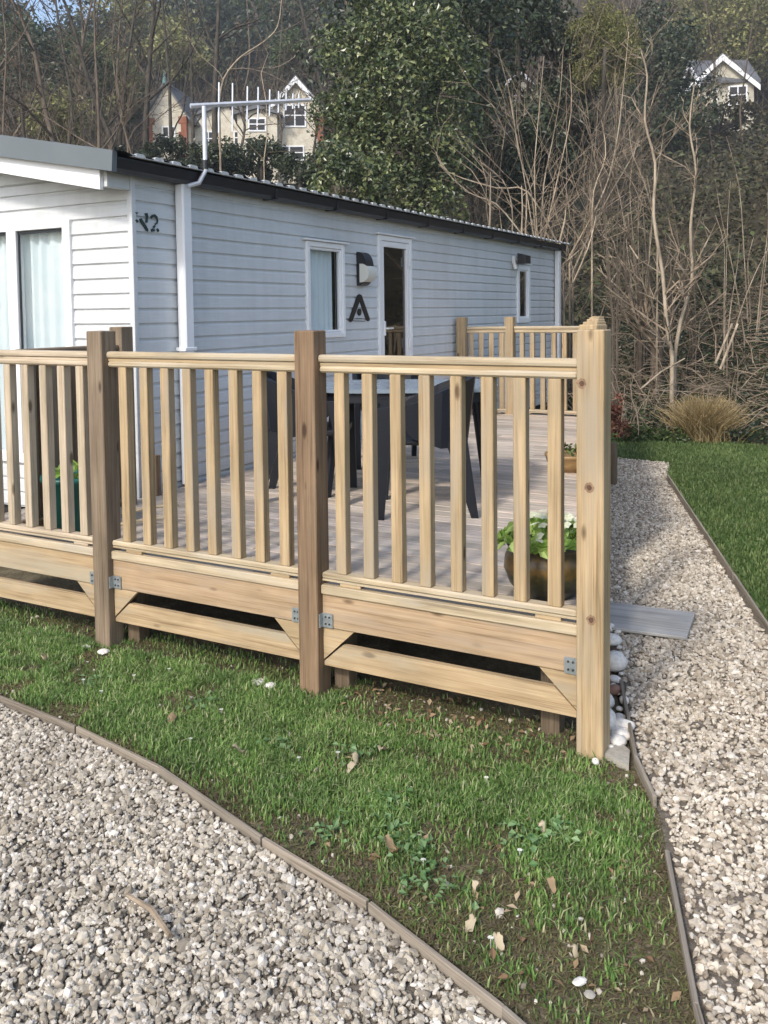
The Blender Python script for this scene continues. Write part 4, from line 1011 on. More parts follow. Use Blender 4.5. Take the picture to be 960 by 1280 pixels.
for k in range(12):
    x, y_ = random.uniform(-2.4, .1), 0; lo_ = np.interp(x, [p[0] for p in DRIVE], [p[1] for p in DRIVE]); y_ = random.uniform(lo_ + .15, -.1)
    mb = MB(); c = np.array([x, y_, .034]); mb.tube([(x, y_, .004), (x, y_, .034)], [.0012, .0012], 5)
    for j in range(10):
        b = .628 * j; mb.add([c, c + np.array([math.cos(b - .25) * .007, math.sin(b - .25) * .007, .002]), c + np.array([math.cos(b) * .009, math.sin(b) * .009, .001]), c + np.array([math.cos(b + .25) * .007, math.sin(b + .25) * .007, .002])], [(0, 1, 2, 3)])
    o = mb.build('daisy', M['daisy'], origin=(x, y_, 0)); tag(o, 'tiny white daisy growing in the grass', 'daisy', GD)
o = MB().tube([(-.86, -1.395, .035), (-.75, -1.42, .045), (-.64, -1.47, .04)], [.006, .009, .007], 6).build('broken_twig', M['twig_tan']); tag(o, 'brown twig lying on the driveway gravel', 'twig')

# ------------------------------------------------------------------ plants and trees
def wobble_path(p, d, L, n, wob, upb=0.0, droop=0.0):
    pts = [np.array(p, float)]; d = np.array(d, float); d /= np.linalg.norm(d)
    for i in range(n):
        d = d + rng.normal(size=3) * wob + np.array([0, 0, upb - droop * i / n]); d /= np.linalg.norm(d)
        pts.append(pts[-1] + d * L / n)
    return pts
def grow(mb, twA, twB, twR, p, d, L, r, level, kids, wob=.12, upb=.05, spread=.7, minr=.004, ratio=.55, pts=None, r_end=.35, start=.2):
    n = max(3, int(L / .35)) if pts is None else len(pts) - 1
    n = min(n, 12)
    if pts is None: pts = wobble_path(p, d, L, n, wob, upb)
    rad = np.linspace(r, max(minr, r * r_end), len(pts))
    mb.tube(pts, rad, 6 if r > .05 else (5 if r > .02 else 3), False)
    if level <= 0: return
    for k in range(kids[0]):
        t = random.uniform(start, 1.0); i = min(int(t * (len(pts) - 1)), len(pts) - 2); q = pts[i] + (pts[i + 1] - pts[i]) * (t * (len(pts) - 1) - i)
        dd = pts[i + 1] - pts[i]; dd /= np.linalg.norm(dd)
        s = rng.normal(size=3); s -= dd * (s @ dd); s /= np.linalg.norm(s)
        nd = dd * (1 - spread * .55) + s * spread + np.array([0, 0, .22])
        rr = max(minr, (rad[i]) * random.uniform(.4, .65)); LL = L * ratio * random.uniform(.6, 1.2) * (1 - .45 * t)
        if rr <= minr * 1.3 or level == 1:
            nseg = 3; tp_ = wobble_path(q, nd, LL, nseg, wob * 1.3, upb)
            for a, b in zip(tp_[:-1], tp_[1:]): twA.append(a); twB.append(b); twR.append(rr * .8)
            for _ in range(kids[-1]):
                j = random.randrange(nseg); a = tp_[j] + (tp_[j + 1] - tp_[j]) * random.random()
                e = nd / np.linalg.norm(nd) + rng.normal(size=3) * .6; e /= np.linalg.norm(e)
                twA.append(a); twB.append(a + e * LL * random.uniform(.25, .55)); twR.append(rr * .5)
        else:
            grow(mb, twA, twB, twR, q, nd, LL, rr, level - 1, kids[1:] if len(kids) > 2 else kids, wob * 1.1, upb, spread, minr, ratio)
def bare_tree(name, label, cat, group, loc, trunks, level, kids, bark, twig, wob=.1, upb=.05, spread=.7, minr=.006, ratio=.5, start=.2, foliage=None):
    """trunks: list of (local start, direction, length, radius) or list of point lists with radius"""
    t = thing(name, label, cat, loc, 0, group); A, B, Rr = [], [], []; mb = MB()
    for tr in trunks:
        if len(tr) == 2: pts = [np.array(p) - np.array(loc) for p in tr[0]]; L = sum(np.linalg.norm(b - a) for a, b in zip(pts[:-1], pts[1:])); grow(mb, A, B, Rr, None, None, L, tr[1], level, kids, wob, upb, spread, minr, ratio, pts, .28, start)
        else: grow(mb, A, B, Rr, np.array(tr[0]), np.array(tr[1]), tr[2], tr[3], level, kids, wob, upb, spread, minr, ratio, start=start)
    mb.build('trunk', M[bark], t, True)
    if A:
        Rr = np.array(Rr); V, F = sticks(np.array(A), np.array(B), Rr, Rr * .55)
        mesh_obj('crown', V, F, M[twig], t)
    return t
def px_path(pts, depth, jit=0.):
    out = [at(x, y_, depth + (random.uniform(-jit, jit))) for x, y_ in pts]
    # smooth interpolation
    res = []
    for i in range(len(out) - 1):
        p0 = out[max(i - 1, 0)]; p1, p2 = out[i], out[i + 1]; p3 = out[min(i + 2, len(out) - 1)]
        for k in range(3):
            t = k / 3; res.append(.5 * ((2 * p1) + (-p0 + p2) * t + (2 * p0 - 5 * p1 + 4 * p2 - p3) * t * t + (-p0 + 3 * p1 - 3 * p2 + p3) * t ** 3))
    res.append(out[-1]); return res
def rooted(pts_px, depth):
    """path from a pixel list, its foot dropped on the terrain"""
    p = px_path(pts_px, depth); f = p[0].copy(); tz = terrain(f[0], f[1])
    if f[2] > tz + .05:
        n = max(2, int((f[2] - tz) / .6)); low = [np.array([f[0], f[1], tz - .1 + (f[2] - tz + .1) * k / n]) for k in range(n)]; p = low + p
    return p

# --- left wood: single trunks seen above the caravan roof
GW = 'bare trees on the hillside above the caravan'
def leftTree(pts, depth, r_px, label, bark='bark_dark', twig='twig', kids=(8, 6, 5), level=2):
    p = rooted(pts, depth); d = depth / FPX * r_px
    extra = [p[-1] + (p[-1] - p[-4]) * k * .9 + rng.normal(size=3) * .15 for k in (1, 2, 3)]
    return bare_tree('bare_tree', label, 'tree', GW, p[0], [(p + extra, d)], level, kids, bark, twig, .13, .03, .8, .008, .30, .35)
leftTree([(66, 175), (54, 125), (46, 80), (38, 50), (18, 5)], 22, 4.6, 'grey trunk bending left in the top left corner, above the grey roof trim', 'bark_grey')
leftTree([(124, 182), (122, 120), (119, 60), (118, 5)], 20, 3.0, 'slim straight grey trunk left of the cream gabled cottage', 'bark_grey')
leftTree([(140, 178), (112, 105), (98, 55), (84, 10)], 26, 4.5, 'dark trunk leaning left behind the slim straight grey trunk')
leftTree([(150, 175), (155, 110), (163, 50), (170, 5)], 27, 3.6, 'dark trunk right of the slim straight grey trunk')
leftTree([(182, 160), (186, 90), (190, 40), (194, 0)], 30, 5.2, 'thick dark trunk directly above the cream gabled cottage')
leftTree([(160, 180), (147, 110), (148, 60), (152, 5)], 24, 2.2, 'thin brown trunk between the dark trunks left of the cottage', 'bark_grey')
leftTree([(4, 165), (6, 110), (8, 60), (3, 5)], 20, 2.3, 'thin pale trunk at the very left edge of the photo', 'bark_grey')
leftTree([(268, 130), (270, 80), (272, 40), (274, -5)], 36, 5.0, 'dark trunk behind the television aerial, above the cottage roof')
leftTree([(30, 170), (26, 120), (24, 60), (14, 0)], 30, 3.0, 'dark trunk behind the grey bending trunk at top left')
leftTree([(212, 110), (208, 60), (203, 5)], 40, 3.2, 'distant dark trunk just right of the thick dark one')
leftTree([(240, 112), (238, 60), (232, 0)], 42, 3.0, 'distant trunk between cottage and television aerial')
leftTree([(274, 128), (280, 98), (300, 72), (330, 52), (347, 33), (352, 0)], 26, 1.7, 'pale greenish branch like tree leaning right above the television aerial', 'bark_tan')
leftTree([(300, 190), (306, 160), (303, 125), (312, 80), (310, 20)], 50, 2.2, 'thin bare tree in front of the low house below the aerial boom', 'bark_grey', kids=(14, 7, 5))
leftTree([(392, 190), (398, 150), (404, 110), (420, 60)], 48, 2.0, 'thin bare tree at the right corner of the gabled house', 'bark_dark', kids=(14, 7, 5))
leftTree([(850, 180), (856, 140), (852, 90), (860, 30)], 46, 1.6, 'thin bare tree in front of the left corner of the house at upper right', 'bark_grey', kids=(16, 8, 6))
leftTree([(890, 185), (884, 140), (893, 90), (886, 30)], 44, 1.6, 'thin bare tree in front of the gable of the house at upper right', 'bark_grey', kids=(18, 8, 6))
leftTree([(930, 185), (925, 140), (932, 90), (940, 30)], 45, 1.6, 'thin bare tree right of the house at upper right', 'bark_grey', kids=(16, 8, 6))
leftTree([(350, 192), (352, 160), (346, 120), (350, 70)], 47, 1.4, 'thin bare tree crossing the left slope of the white bargeboards', 'bark_grey', kids=(18, 8, 6))
leftTree([(86, 176), (90, 130), (80, 70), (70, 5)], 34, 3.4, 'dark trunk between grey bending trunk and slim straight trunk')
leftTree([(165, 195), (155, 160), (148, 130), (140, 60)], 19, 1.6, 'thin leaning sapling in front of the cream cottage', 'bark_grey')
leftTree([(330, 200), (334, 165), (333, 130)], 17, 1.0, 'very thin sapling stem right of the television aerial mast', 'bark_tan', kids=(3, 2, 2), level=1)

# --- generic bare trees copied over the slope
proto = [bare_tree('bare_tree', 'slender bare tree far up the wooded slope', 'tree', 'far bare trees on the slope', (0, 0, 0),
         [((0, 0, -.3), (random.uniform(-.12, .12), random.uniform(-.1, .1), 1), random.uniform(10, 14), random.uniform(.12, .2))], 2, (16, 8, 6), ['bark_dark', 'bark_grey', 'bark_dark'][k], 'twig', .10, .04, .75, .010, .34, .3) for k in range(3)]
spots = []
for _ in range(4000):
    px = random.uniform(-120, 1080); dep = random.uniform(24, 92); p = at(px, 400, dep); x, y_ = p[0], p[1]
    if px > 640 and dep < 40: continue
    if 130 < px < 440 and dep < 68: continue
    if px > 790 and dep < 68: continue
    if 600 < px < 700 and dep < 84: continue
    if any((x - a) ** 2 + (y_ - b) ** 2 < 9 for a, b in spots): continue
    spots.append((x, y_))
    if len(spots) >= 95: break
used = [False] * 3
for k, (x, y_) in enumerate(spots):
    i = k % 3; z_ = float(terrain(x, y_)); sc = random.uniform(.75, 1.25)
    if not used[i]:
        t = proto[i]; used[i] = True; t.location = (x, y_, z_); t.rotation_euler = (0, 0, random.uniform(0, 6.28)); t.scale = (sc,) * 3
    else: dup(proto[i], (x, y_, z_), random.uniform(0, 6.28), None, sc)

# --- foliage masses
def clump_tree(name, label, cat, group, ctr, rx, ry, rz_, nl, lobes, size, mat, seed=1, hollow=.72, trunk=True, lobr=(.22, .4), spread=.55, aspect=.6):
    ctr = np.array(ctr, float); base = np.array([ctr[0], ctr[1], float(terrain(ctr[0], ctr[1]))])
    t = thing(name, label, cat, base, 0, group)
    dirs = rng.normal(size=(lobes, 3)); dirs /= np.linalg.norm(dirs, axis=1)[:, None]
    rad = rng.uniform(.45, .98, lobes)[:, None]
    LC = dirs * rad * np.array([rx, ry, rz_]); LR = rng.uniform(lobr[0], lobr[1], lobes) * min(rx, ry, rz_)
    w = LR ** 2; pick = rng.choice(lobes, nl, p=w / w.sum())
    n = rng.normal(size=(nl, 3)); n /= np.linalg.norm(n, axis=1)[:, None]
    rr = LR[pick] * rng.uniform(hollow, 1.05, nl)
    C = LC[pick] + n * rr[:, None] + rng.normal(size=(nl, 3)) * size * .5
    C = C + (ctr - base)
    low = C[:, 2] > .02; C = C[low]; n = n[low]
    V, F = leaves(C, n * .8 + np.array([0, -.15, .35]), size, spread, aspect)
    mesh_obj('crown', V, F, M[mat], t)
    if trunk:
        mb = MB(); h = ctr[2] - base[2]
        mb.tube(wobble_path((0, 0, -.2), (0, 0, 1), max(.6, h), 6, .06), np.linspace(max(.05, rx * .07), max(.03, rx * .045), 7), 8)
        for k in range(10):
            j = rng.integers(lobes); a = np.array([0, 0, h * random.uniform(.4, .95)]); mb.tube([a, a + (LC[j] + ctr - base - a) * .5 + rng.normal(size=3) * .1 * rx, LC[j] + ctr - base], [rx * .03, rx * .02, rx * .008], 5, False)
        mb.build('trunk', M['bark_dark'], t, True)
    return t
p = at(508, 128, 17.5); clump_tree('ivy_clad_tree', 'big leafy ivy clad tree rising behind the caravan roof', 'tree', None, p, 1.76, 1.4, 2.75, 22000, 105, .10, 'ivy', lobr=(.14, .36))
p = at(430, 232, 15.5); clump_tree('ivy_bush', 'ivy covered bush left of the big ivy tree, just over the roof edge', 'bush', None, p, .72, .7, .75, 3600, 30, .095, 'ivy')
p = at(520, 30, 21); clump_tree('evergreen_tree', 'dark evergreen tree behind the top of the ivy clad tree', 'tree', 'evergreen trees on the slope', p, 2.9, 2.2, 2.9, 9000, 60, .16, 'dark_ever')
for px, py, rx, rz_, nl, l in [(596, 90, 1.15, 4.6, 7000, 'tall very dark evergreen touching the ivy clad tree'), (706, 140, 1.0, 3.6, 5500, 'dark evergreen right of the small red roofed house'), (652, 205, 1.5, 1.9, 4500, 'dark evergreen bush below the small red roofed house'), (655, 22, 1.3, 1.35, 3000, 'dark evergreen crown above the small red roofed house')]:
    p = at(px, py, 27); clump_tree('evergreen_tree', l, 'tree', 'evergreen trees on the slope', p, rx, 1.2, rz_, nl, 60, .16, 'dark_ever')
p = at(398, 42, 72); clump_tree('evergreen_tree', 'dark evergreen above the right hand gabled house', 'tree', 'evergreen trees on the slope', p, 5.0, 4, 5.0, 9000, 80, .36, 'dark_ever')
p = at(361, 66, 64); clump_tree('evergreen_bush', 'brighter green round bush above the gabled houses', 'bush', None, p, 1.5, 1.3, 1.6, 2600, 24, .26, 'bush_green')
p = at(752, 58, 26); clump_tree('weeping_evergreen', 'yellow green feathery tree at the top right', 'tree', None, p, 1.0, .9, 1.35, 7500, 60, .12, 'yellow_green', aspect=.3)
p = at(815, 150, 44); clump_tree('evergreen_tree', 'dark evergreen between yellow green tree and the house at right', 'tree', 'evergreen trees on the slope', p, 3.0, 2.5, 5.5, 9000, 80, .24, 'dark_ever')
p = at(905, 45, 66); clump_tree('evergreen_tree', 'olive green tree behind the house at the right edge', 'tree', 'evergreen trees on the slope', p, 5.0, 4, 4.0, 8000, 80, .3, 'yellow_green')
for k, (px, py, dep, rx, rz_, mt, l) in enumerate([(85, 70, 80, 6, 4.5, 'dark_ever', 'dark evergreen high in the left wood'), (175, 50, 88, 7, 5, 'yellow_green', 'olive ivy covered tree high above the cream cottage'), (255, 60, 84, 6, 5, 'dark_ever', 'dark evergreen high above the television aerial'), (315, 30, 95, 7, 5, 'bush_green', 'green tree on the ridge above the aerial'), (120, 125, 62, 3.5, 2.6, 'bush_green', 'low green bush between the trunks left of the cottage'), (-20, 60, 70, 5, 5, 'dark_ever', 'dark evergreen beyond the left edge'), (600, 20, 70, 4, 5, 'dark_ever', 'dark evergreen behind the ivy clad tree top')]):
    p = at(px, py, dep); clump_tree('evergreen_tree', l, 'tree', 'evergreen trees on the slope', p, rx, rx * .8, rz_, 6500, 70, .006 * dep, mt)
for k, (px, py, dep, rx, rz_, mt, l) in enumerate([(70, 150, 38, 1.8, 1.3, 'yellow_green', 'olive bush at the foot of the trunks at far left'), (110, 90, 52, 2.6, 2.4, 'bush_green', 'ivy green bush behind the slim straight grey trunk'), (142, 100, 58, 1.9, 2.4, 'yellow_green', 'olive green bush between the thin brown trunk and the cottage'), (20, 60, 55, 2.5, 2.2, 'bush_green', 'green bush behind the grey bending trunk'), (225, 55, 66, 3.0, 2.6, 'yellow_green', 'olive bush high above the cream cottage roof')]):
    p = at(px, py, dep); clump_tree('bush', l, 'bush', 'green bushes in the left wood', p, rx, rx * .8, rz_, 2600, 40, .005 * dep, mt, hollow=.4)
p = at(900, 150, 50); clump_tree('bush', 'olive bush hiding the foot of the house at the upper right', 'bush', 'green bushes in the left wood', p, 2.7, 1.5, 1.05, 2600, 40, .2, 'brown_under', hollow=.4)
p = at(40, 100, 44); clump_tree('evergreen_tree', 'dark evergreen in the wood at far left', 'tree', 'evergreen trees on the slope', p, 2.0, 2, 3.5, 4500, 50, .22, 'dark_ever')
for k, (px, py, dep, l) in enumerate([(150, 210, 27, 'dark hedge bush below the cream cottage, leftmost of the row'), (210, 195, 29, 'dark hedge bush in front of the cream cottage wall'), (268, 198, 27, 'dark hedge bush behind the aerial mast'), (325, 200, 28, 'dark hedge bush below the conservatory of the right house'), (385, 205, 27, 'dark hedge bush beside the ivy covered bush')]):
    p = at(px, py, dep); clump_tree('hedge_bush', l, 'hedge', 'dark hedge bushes behind the roof', p, 1.1, .8, .62, 3000, 30, .12, 'dark_ever')
# undergrowth on the slope: one mass
N = 90000
px = rng.uniform(-150, 1110, N); dep = 14 + 78 * rng.random(N) ** 1.3
D_ = fwd[None] + right[None] * ((px - PPX) / FPX)[:, None]; Pp = CAM[None] + D_ * dep[:, None]; x, y_ = Pp[:, 0], Pp[:, 1]
kp = (y_ - bank_y(x)) > 2.5; x, y_, dep = x[kp], y_[kp], dep[kp]; nn = vnoise(np.column_stack([x, y_]), .35, 8)
kp = nn > .3; x, y_, dep, nn = x[kp], y_[kp], dep[kp], nn[kp]
C = np.column_stack([x, y_, terrain(x, y_) + rng.random(len(x)) ** 1.4 * (nn * 1.7) + .02])
V, F = leaves(C, np.tile([0, -.35, .8], (len(C), 1)), .07 + dep * .0042, .6, .6)
o = mesh_obj('undergrowth', V, F, M['brown_under']); tag(o, kind='stuff')
# far twiggy thicket, one mass
N = 70000
px = rng.uniform(-150, 1110, N); dep = 20 + 105 * rng.random(N) ** .75
D_ = fwd[None] + right[None] * ((px - PPX) / FPX)[:, None]; Pp = CAM[None] + D_ * dep[:, None]; x, y_ = Pp[:, 0], Pp[:, 1]
clear = ((px > 640) & (rng.random(N) < .55)) | ((px > 165) & (px < 425) & (dep < 62)) | ((px > 800) & (dep < 64)) | ((px > 615) & (px < 685) & (dep < 82))
x, y_, dep = x[~clear], y_[~clear], dep[~clear]
A = np.column_stack([x, y_, terrain(x, y_) + rng.uniform(0, 7, len(x)) * rng.random(len(x))]); B = A + np.column_stack([rng.normal(0, .8, len(x)), rng.normal(0, .8, len(x)), rng.uniform(.6, 3.0, len(x))])
V, F = sticks(A, B, .006 + dep * .00028, .003 + dep * .00012)
o = mesh_obj('woodland_thicket', V, F, M['twig']); tag(o, kind='stuff')

# --- right side: bare multi stemmed shrubs
GS = 'bare shrubs on the bank right of the caravan'
def shrub(stems, depth, label, bark='bark_tan', twig='twig_tan', kids=(7, 5, 4), level=1, r_px=1.6, sp=.6, ratio=.34):
    tr = []; loc = None
    for s_ in stems:
        rp = r_px
        if isinstance(s_, tuple): s_, rp = s_
        p = rooted(s_, depth + random.uniform(-.4, .4))
        if loc is None: loc = p[0]
        tr.append((p, depth / FPX * rp))
    return bare_tree('bare_shrub', label, 'shrub', GS, loc, tr, level, kids, bark, twig, .16, .03, sp, .003, ratio, .12)
shrub([[(672, 300), (668, 220), (672, 160), (680, 70)], [(676, 300), (680, 230), (690, 180), (700, 120), (704, 60)], [(668, 300), (655, 220), (642, 150), (634, 100)], [(680, 300), (700, 210), (714, 140), (712, 80)], [(670, 300), (664, 240), (648, 190), (640, 130), (622, 60)]], 15.0, 'fan of thin pale stems rising over the far end of the caravan roof', kids=(10, 6, 4), r_px=1.4)
shrub([[(652, 290), (653, 262), (652, 232)], [(657, 290), (658, 262), (658, 240)], [(612, 285), (613, 250), (613, 215)], [(700, 300), (706, 275), (707, 258)]], 14.4, 'pair of short cut pale stems just above the roof', kids=(2, 1, 1), r_px=2.2)
shrub([[(712, 320), (740, 270), (760, 225), (772, 170), (779, 110), (786, 40)], [(716, 340), (752, 262), (785, 205), (800, 175)], [(705, 378), (735, 310), (745, 270)], [(704, 330), (735, 300), (738, 260), (737, 220)], [(740, 300), (742, 240), (757, 195), (752, 150)]], 14.4, 'leaning pale stems that start at the far downpipe and sweep up to the right', r_px=1.7, kids=(12, 6, 4))
shrub([[(700, 310), (660, 240), (620, 235), (560, 215), (545, 190)], [(650, 290), (620, 255), (585, 240), (548, 205)], [(640, 300), (640, 260), (628, 225), (590, 195)]], 15.0, 'crooked spreading branches low over the roof, in front of the ivy tree', kids=(6, 3, 3))
t1 = shrub([([(840, 446), (833, 400), (828, 340), (817, 270), (819, 205), (806, 150), (809, 95), (800, 60)], 3.2), ([(843, 446), (851, 400), (865, 350), (863, 285), (870, 215), (862, 160), (868, 105)], 3.2), ([(822, 290), (806, 230), (790, 190), (786, 150)], 1.6)], 12.3, 'twin slim trunks parting in a V on the bank', kids=(22, 7, 5), ratio=.17, sp=.8)
shrub([([(818, 430), (806, 400), (797, 350), (790, 300)], 5.5), ([(800, 430), (790, 380), (780, 330), (782, 280)], 4.0), ([(826, 430), (815, 380), (808, 320), (804, 260)], 3.2)], 12.9, 'clump of thick cut back stems left of the twin trunks', kids=(10, 6, 5), ratio=.35, bark='bark_grey')
GT = ['tangle of thin twigs above the brush pile', 'tangle of thin twigs left of the twin trunks', 'tangle of thin twigs right of the twin trunks', 'tangle of thin twigs at the right edge of the photo', 'thin twiggy shrub behind the twin trunks', 'thin twiggy shrub beyond the right edge']
for k, (px, py, dep) in enumerate([(770, 400, 12.6), (800, 400, 13.6), (872, 420, 12.8), (905, 420, 12.4), (840, 380, 14.5), (940, 420, 13)]):
    st = []
    for j in range(6):
        dx = random.uniform(-45, 45); top_ = random.uniform(150, 310)
        st.append([(px + dx * .25, py), (px + dx * .6, py - (py - top_) * .4), (px + dx * 1.0, py - (py - top_) * .75), (px + dx * 1.25 + random.uniform(-12, 12), top_)])
    shrub(st, dep, GT[k], kids=(8, 5, 5), r_px=1.0, sp=.8, twig='twig', bark='bark_tan' if k % 2 else 'bark_grey', ratio=.24)
# dead wood and ivy on the bank
N = 2600; px = rng.uniform(690, 1000, N); dep = rng.uniform(10.9, 15, N); D_ = fwd[None] + right[None] * ((px - PPX) / FPX)[:, None]; Pp = CAM + D_ * dep[:, None]
kp = (Pp[:, 1] - bank_y(Pp[:, 0])) > .05; Pp = Pp[kp]; A = np.column_stack([Pp[:, 0], Pp[:, 1], terrain(Pp[:, 0], Pp[:, 1]) + rng.random(len(Pp)) ** 2 * .55])
B = A + np.column_stack([rng.normal(0, .3, len(A)), rng.normal(0, .2, len(A)), rng.normal(.03, .13, len(A))])
V, F = sticks(A, B, rng.uniform(.002, .007, len(A)), .002); o = mesh_obj('dead_brushwood', V, F, M['twig_tan']); tag(o, kind='stuff')
N = 26000; px = rng.uniform(560, 1010, N); dep = rng.uniform(10.6, 19, N); D_ = fwd[None] + right[None] * ((px - PPX) / FPX)[:, None]; Pp = CAM + D_ * dep[:, None]
t_ = Pp[:, 1] - bank_y(Pp[:, 0]); nn = vnoise(Pp[:, :2], 1.3, 4); kp = (t_ > -.1) & (nn > .25); Pp = Pp[kp]; nn = nn[kp]
C = np.column_stack([Pp[:, 0], Pp[:, 1], terrain(Pp[:, 0], Pp[:, 1]) + rng.random(len(Pp)) * nn * .45])
V, F = leaves(C, np.tile([0, -.5, .8], (len(C), 1)), .06, .6, .7); o = mesh_obj('bank_ivy', V, F, M['ground_ivy']); tag(o, kind='stuff')  # dark leaf colour also stands in for shade in the hollows
# bramble arcs
mb = MB()
for k in range(60):
    p = at(random.uniform(700, 930), 500, random.uniform(11.2, 13.5)); p[2] = float(terrain(p[0], p[1])); d = np.array([random.uniform(-.6, .6), random.uniform(-.5, .2), 1.0])
    mb.tube(wobble_path(p, d, random.uniform(.7, 1.5), 8, .12, 0, .7), np.linspace(.006, .003, 9), 4, False)
o = mb.build('brambles', M['twig_tan']); tag(o, kind='stuff')
# fallen log edge of the brush pile and loose sticks
o = MB().tube([at(800, 487, 11.6), at(826, 465, 11.7), at(856, 448, 11.8)], [.012, .012, .008], 6).build('fallen_branch', M['bark_tan']); tag(o, 'pale branch propped diagonally on the brushwood below the twin trunks', 'branch')
for k, (a, b) in enumerate((((894, 455), (915, 405)), ((900, 462), (922, 405)))):
    o = MB().tube([at(*a, 11.7), at(*b, 12.0)], [.016, .014], 6).build('leaning_pole', M['bark_tan']); tag(o, ['left one of two pale poles leaning on the bank above the dry grass', 'right one of two pale poles leaning on the bank above the dry grass'][k], 'pole', 'poles leaning on the bank')
# dry ornamental grass tuft
c = at(880, 545, 11.15); c[2] = float(terrain(c[0], c[1]))
N = 2600; a = rng.uniform(0, 6.283, N); th = rng.uniform(0, 1, N) ** .8 * .8; L = rng.uniform(.28, .64, N)
A = np.column_stack([rng.normal(0, .11, N), rng.normal(0, .09, N), np.zeros(N)]); mid_ = A + np.column_stack([np.sin(th) * np.cos(a), np.sin(th) * np.sin(a), np.cos(th)]) * L[:, None] * .6
th2 = th + .35; B = mid_ + np.column_stack([np.sin(th2) * np.cos(a), np.sin(th2) * np.sin(a), np.cos(th2)]) * L[:, None] * .4
V, F = merge([sticks(A, mid_, .0035, .003), sticks(mid_, B, .003, .0015)])
dg = mesh_obj('ornamental_grass', V, F, M['dry_grass']); dg.location = tuple(c); tag(dg, 'straw coloured tuft of dry ornamental grass at the foot of the bank', 'grass clump')
# bronze shrub and low bed plants
p = at(772, 522, 11.0); clump_tree('bronze_shrub', 'small reddish bronze leaved shrub beside the corner post', 'shrub', None, p, .13, .12, .25, 520, 16, .05, 'bronze', lobr=(.3, .5), trunk=False)
for k, (px, py, rx, l) in enumerate([(820, 540, .22, 'low green plant at the lawn edge left of the dry grass'), (848, 545, .16, 'low green plant touching the dry grass tuft'), (798, 535, .16, 'low green plant beside the bronze shrub')]):
    p = at(px, py, 11.1); p[2] = float(terrain(p[0], p[1])) + .09; clump_tree('bed_plant', l, 'plant', 'low plants along the far lawn', p, rx, .12, .11, 300, 14, .05, 'bush_green', trunk=False, lobr=(.3, .5))

# ------------------------------------------------------------------ houses on the hill
def house(name, label, ctr, rz, w, dpt, h, gable, wall, roof='slate', quoin=True, barge='white', wins=(), finial=False):
    """gable end towards local -y; ctr = foot of the gable wall"""
    t = thing(name, label, 'house', ctr, rz, 'houses on the hillside')
    mb = MB(); mb.prism([(-w / 2, 0, -2.5), (w / 2, 0, -2.5), (w / 2, 0, h), (0, 0, h + gable), (-w / 2, 0, h)], (0, 1, 0), 0, dpt); mb.build('wall', M[wall], t)
    ov = .35; sl_ = gable / (w / 2); mb = MB()
    for sg in (1, -1):
        P_ = [(0, 0, h + gable + .02), (sg * (w / 2 + ov), 0, h - sl_ * ov + .02), (sg * (w / 2 + ov), 0, h - sl_ * ov + .2), (0, 0, h + gable + .24)]
        mb.prism(P_ if sg < 0 else P_[::-1], (0, 1, 0), -.3, dpt + .3)
    rf = mb.build('roof', M[roof], t)
    if barge:
        mb = MB()
        for sg in (1, -1):
            P_ = [(0, 0, h + gable - .28), (sg * (w / 2 + ov), 0, h - sl_ * ov - .26), (sg * (w / 2 + ov), 0, h - sl_ * ov + .1), (0, 0, h + gable + .14)]
            mb.prism(P_ if sg < 0 else P_[::-1], (0, 1, 0), -.36, -.302)
        mb.build('bargeboard', M[barge], rf)
    if finial: MB().lathe([(.16, 0), (.12, .3), (.05, .7), (.01, .9)], 8, (0, -.2, h + gable + .05)).build('finial', M['copper'], rf)
    if quoin:
        for sg in (1, -1):
            mb = MB()
            for z_ in np.arange(-2.4, h - .3, .5):
                ww = .55 if int(z_ * 2) % 2 else .38; mb.box((sg * w / 2 - (ww if sg > 0 else .02), -.03, z_), (sg * w / 2 + (.02 if sg > 0 else ww), .3, z_ + .49), .01)
            mb.build('brick_quoin', M['brick'], t)
    for (x, z_, ww, hh) in wins:
        mb = MB(); mb.box((x - ww / 2, -.07, z_), (x - ww / 2 + .1, .02, z_ + hh)); mb.box((x + ww / 2 - .1, -.07, z_), (x + ww / 2, .02, z_ + hh)); mb.box((x - ww / 2 + .1, -.068, z_ + hh - .1), (x + ww / 2 - .1, .02, z_ + hh)); mb.box((x - ww / 2 + .1, -.068, z_), (x + ww / 2 - .1, .02, z_ + .1)); mb.box((x - .04, -.066, z_ + .1), (x + .04, .02, z_ + hh - .1)); mb.box((x - ww / 2 + .1, -.064, z_ + hh * .5), (x - .04, .02, z_ + hh * .5 + .07)); mb.box((x + .04, -.064, z_ + hh * .5), (x + ww / 2 - .1, .02, z_ + hh * .5 + .07))
        wn_ = mb.build('window', M['white'], t); mb = MB(); mb.box((x - ww / 2 + .09, -.03, z_ + .09), (x + ww / 2 - .09, -.012, z_ + hh - .09), .002); mb.build('pane', M['gutter'], wn_)
    return t
def hpt(px, py, d): return at(px, py, d)
FACE = -YAW
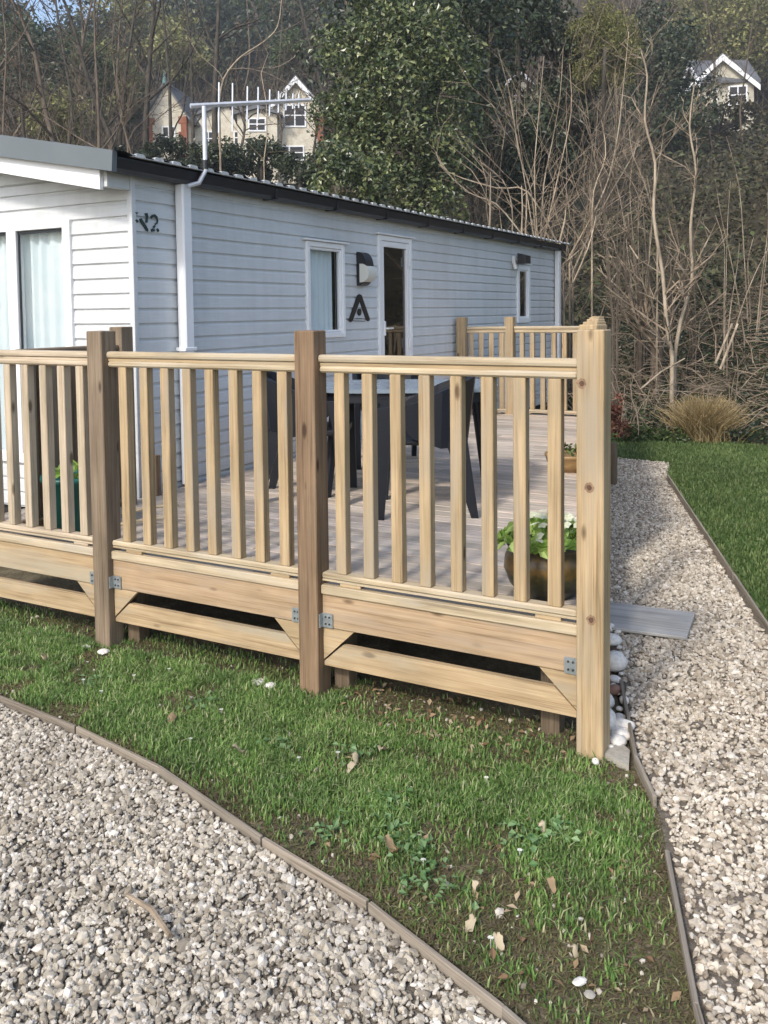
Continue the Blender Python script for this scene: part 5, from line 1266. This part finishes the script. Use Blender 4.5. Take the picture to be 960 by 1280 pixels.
rz0 = R(28)
house('cream_cottage', 'cream and flint cottage with a pointed gable left of the television aerial', hpt(209, 186, 60), R(20), 2.75, 6, 2.2, 2.0, 'house_wall', 'slate', True, None, [(.15, .0, .95, 1.5)], True)
house('long_cottage', 'low slate roofed wing between the two gabled houses', hpt(283, 184, 61.5), R(30), 5.2, 4, 1.9, .9, 'house_wall', 'slate', False, None, [(.9, .1, .8, 1.0), (-1.2, .0, .9, 1.1)])
house('gabled_house', 'cream house with a white bargeboarded gable right of the television aerial', hpt(371, 182, 60), R(32), 3.5, 7, 2.4, 1.95, 'house_wall', 'slate', True, 'white', [(-.1, 1.2, 1.5, 1.5), (-.5, -1.0, 2.0, 1.0)])
house('bay_house', 'low cream house front with white windows below the right aerial elements', hpt(322, 182, 59), R(30), 2.6, 4, 2.0, .35, 'house_wall', 'slate', False, None, [(0, .9, 1.2, .9), (0, -.6, 1.5, .9)])
house('red_roofed_house', 'distant house with a small red roof, right of the dark evergreen', hpt(650, 128, 80), R(35), 3.0, 5, 1.6, .9, 'house_render', 'redroof', False, 'white', [(0, .1, 1.4, .9)])
house('hill_house', 'cream house with grey roof and white bargeboards at the upper right edge', hpt(902, 150, 60), R(16), 4.0, 6, 2.3, 1.8, 'house_render', 'slate', False, 'white', [(-.9, .9, 1.2, 1.3), (1.0, .9, 1.2, 1.3)])
house('hill_house', 'grey roofed wing left of the cream gabled house at the upper right edge', hpt(866, 152, 62), R(-62), 4.0, 3.4, 2.3, 1.6, 'house_render', 'slate', False, 'white', [])

# ------------------------------------------------------------------ thin haze volume added to lift the dark hillside
mb = MB(); mb.prism([(-170, -60, 0), (120, -60, 0), (120, 185, 0), (-170, 185, 0)], (0, 0, 1), -1.0, 110)
hz = mb.build('haze', (lambda t: (t.t.links.new(t.n('ShaderNodeVolumePrincipled', i_Color=(.86, .89, .92, 1), i_Density=.0014, i_Anisotropy=.2).outputs[0], t.out.inputs['Volume']), t.m)[1])(NT('added_haze'))); tag(hz, kind='stuff')
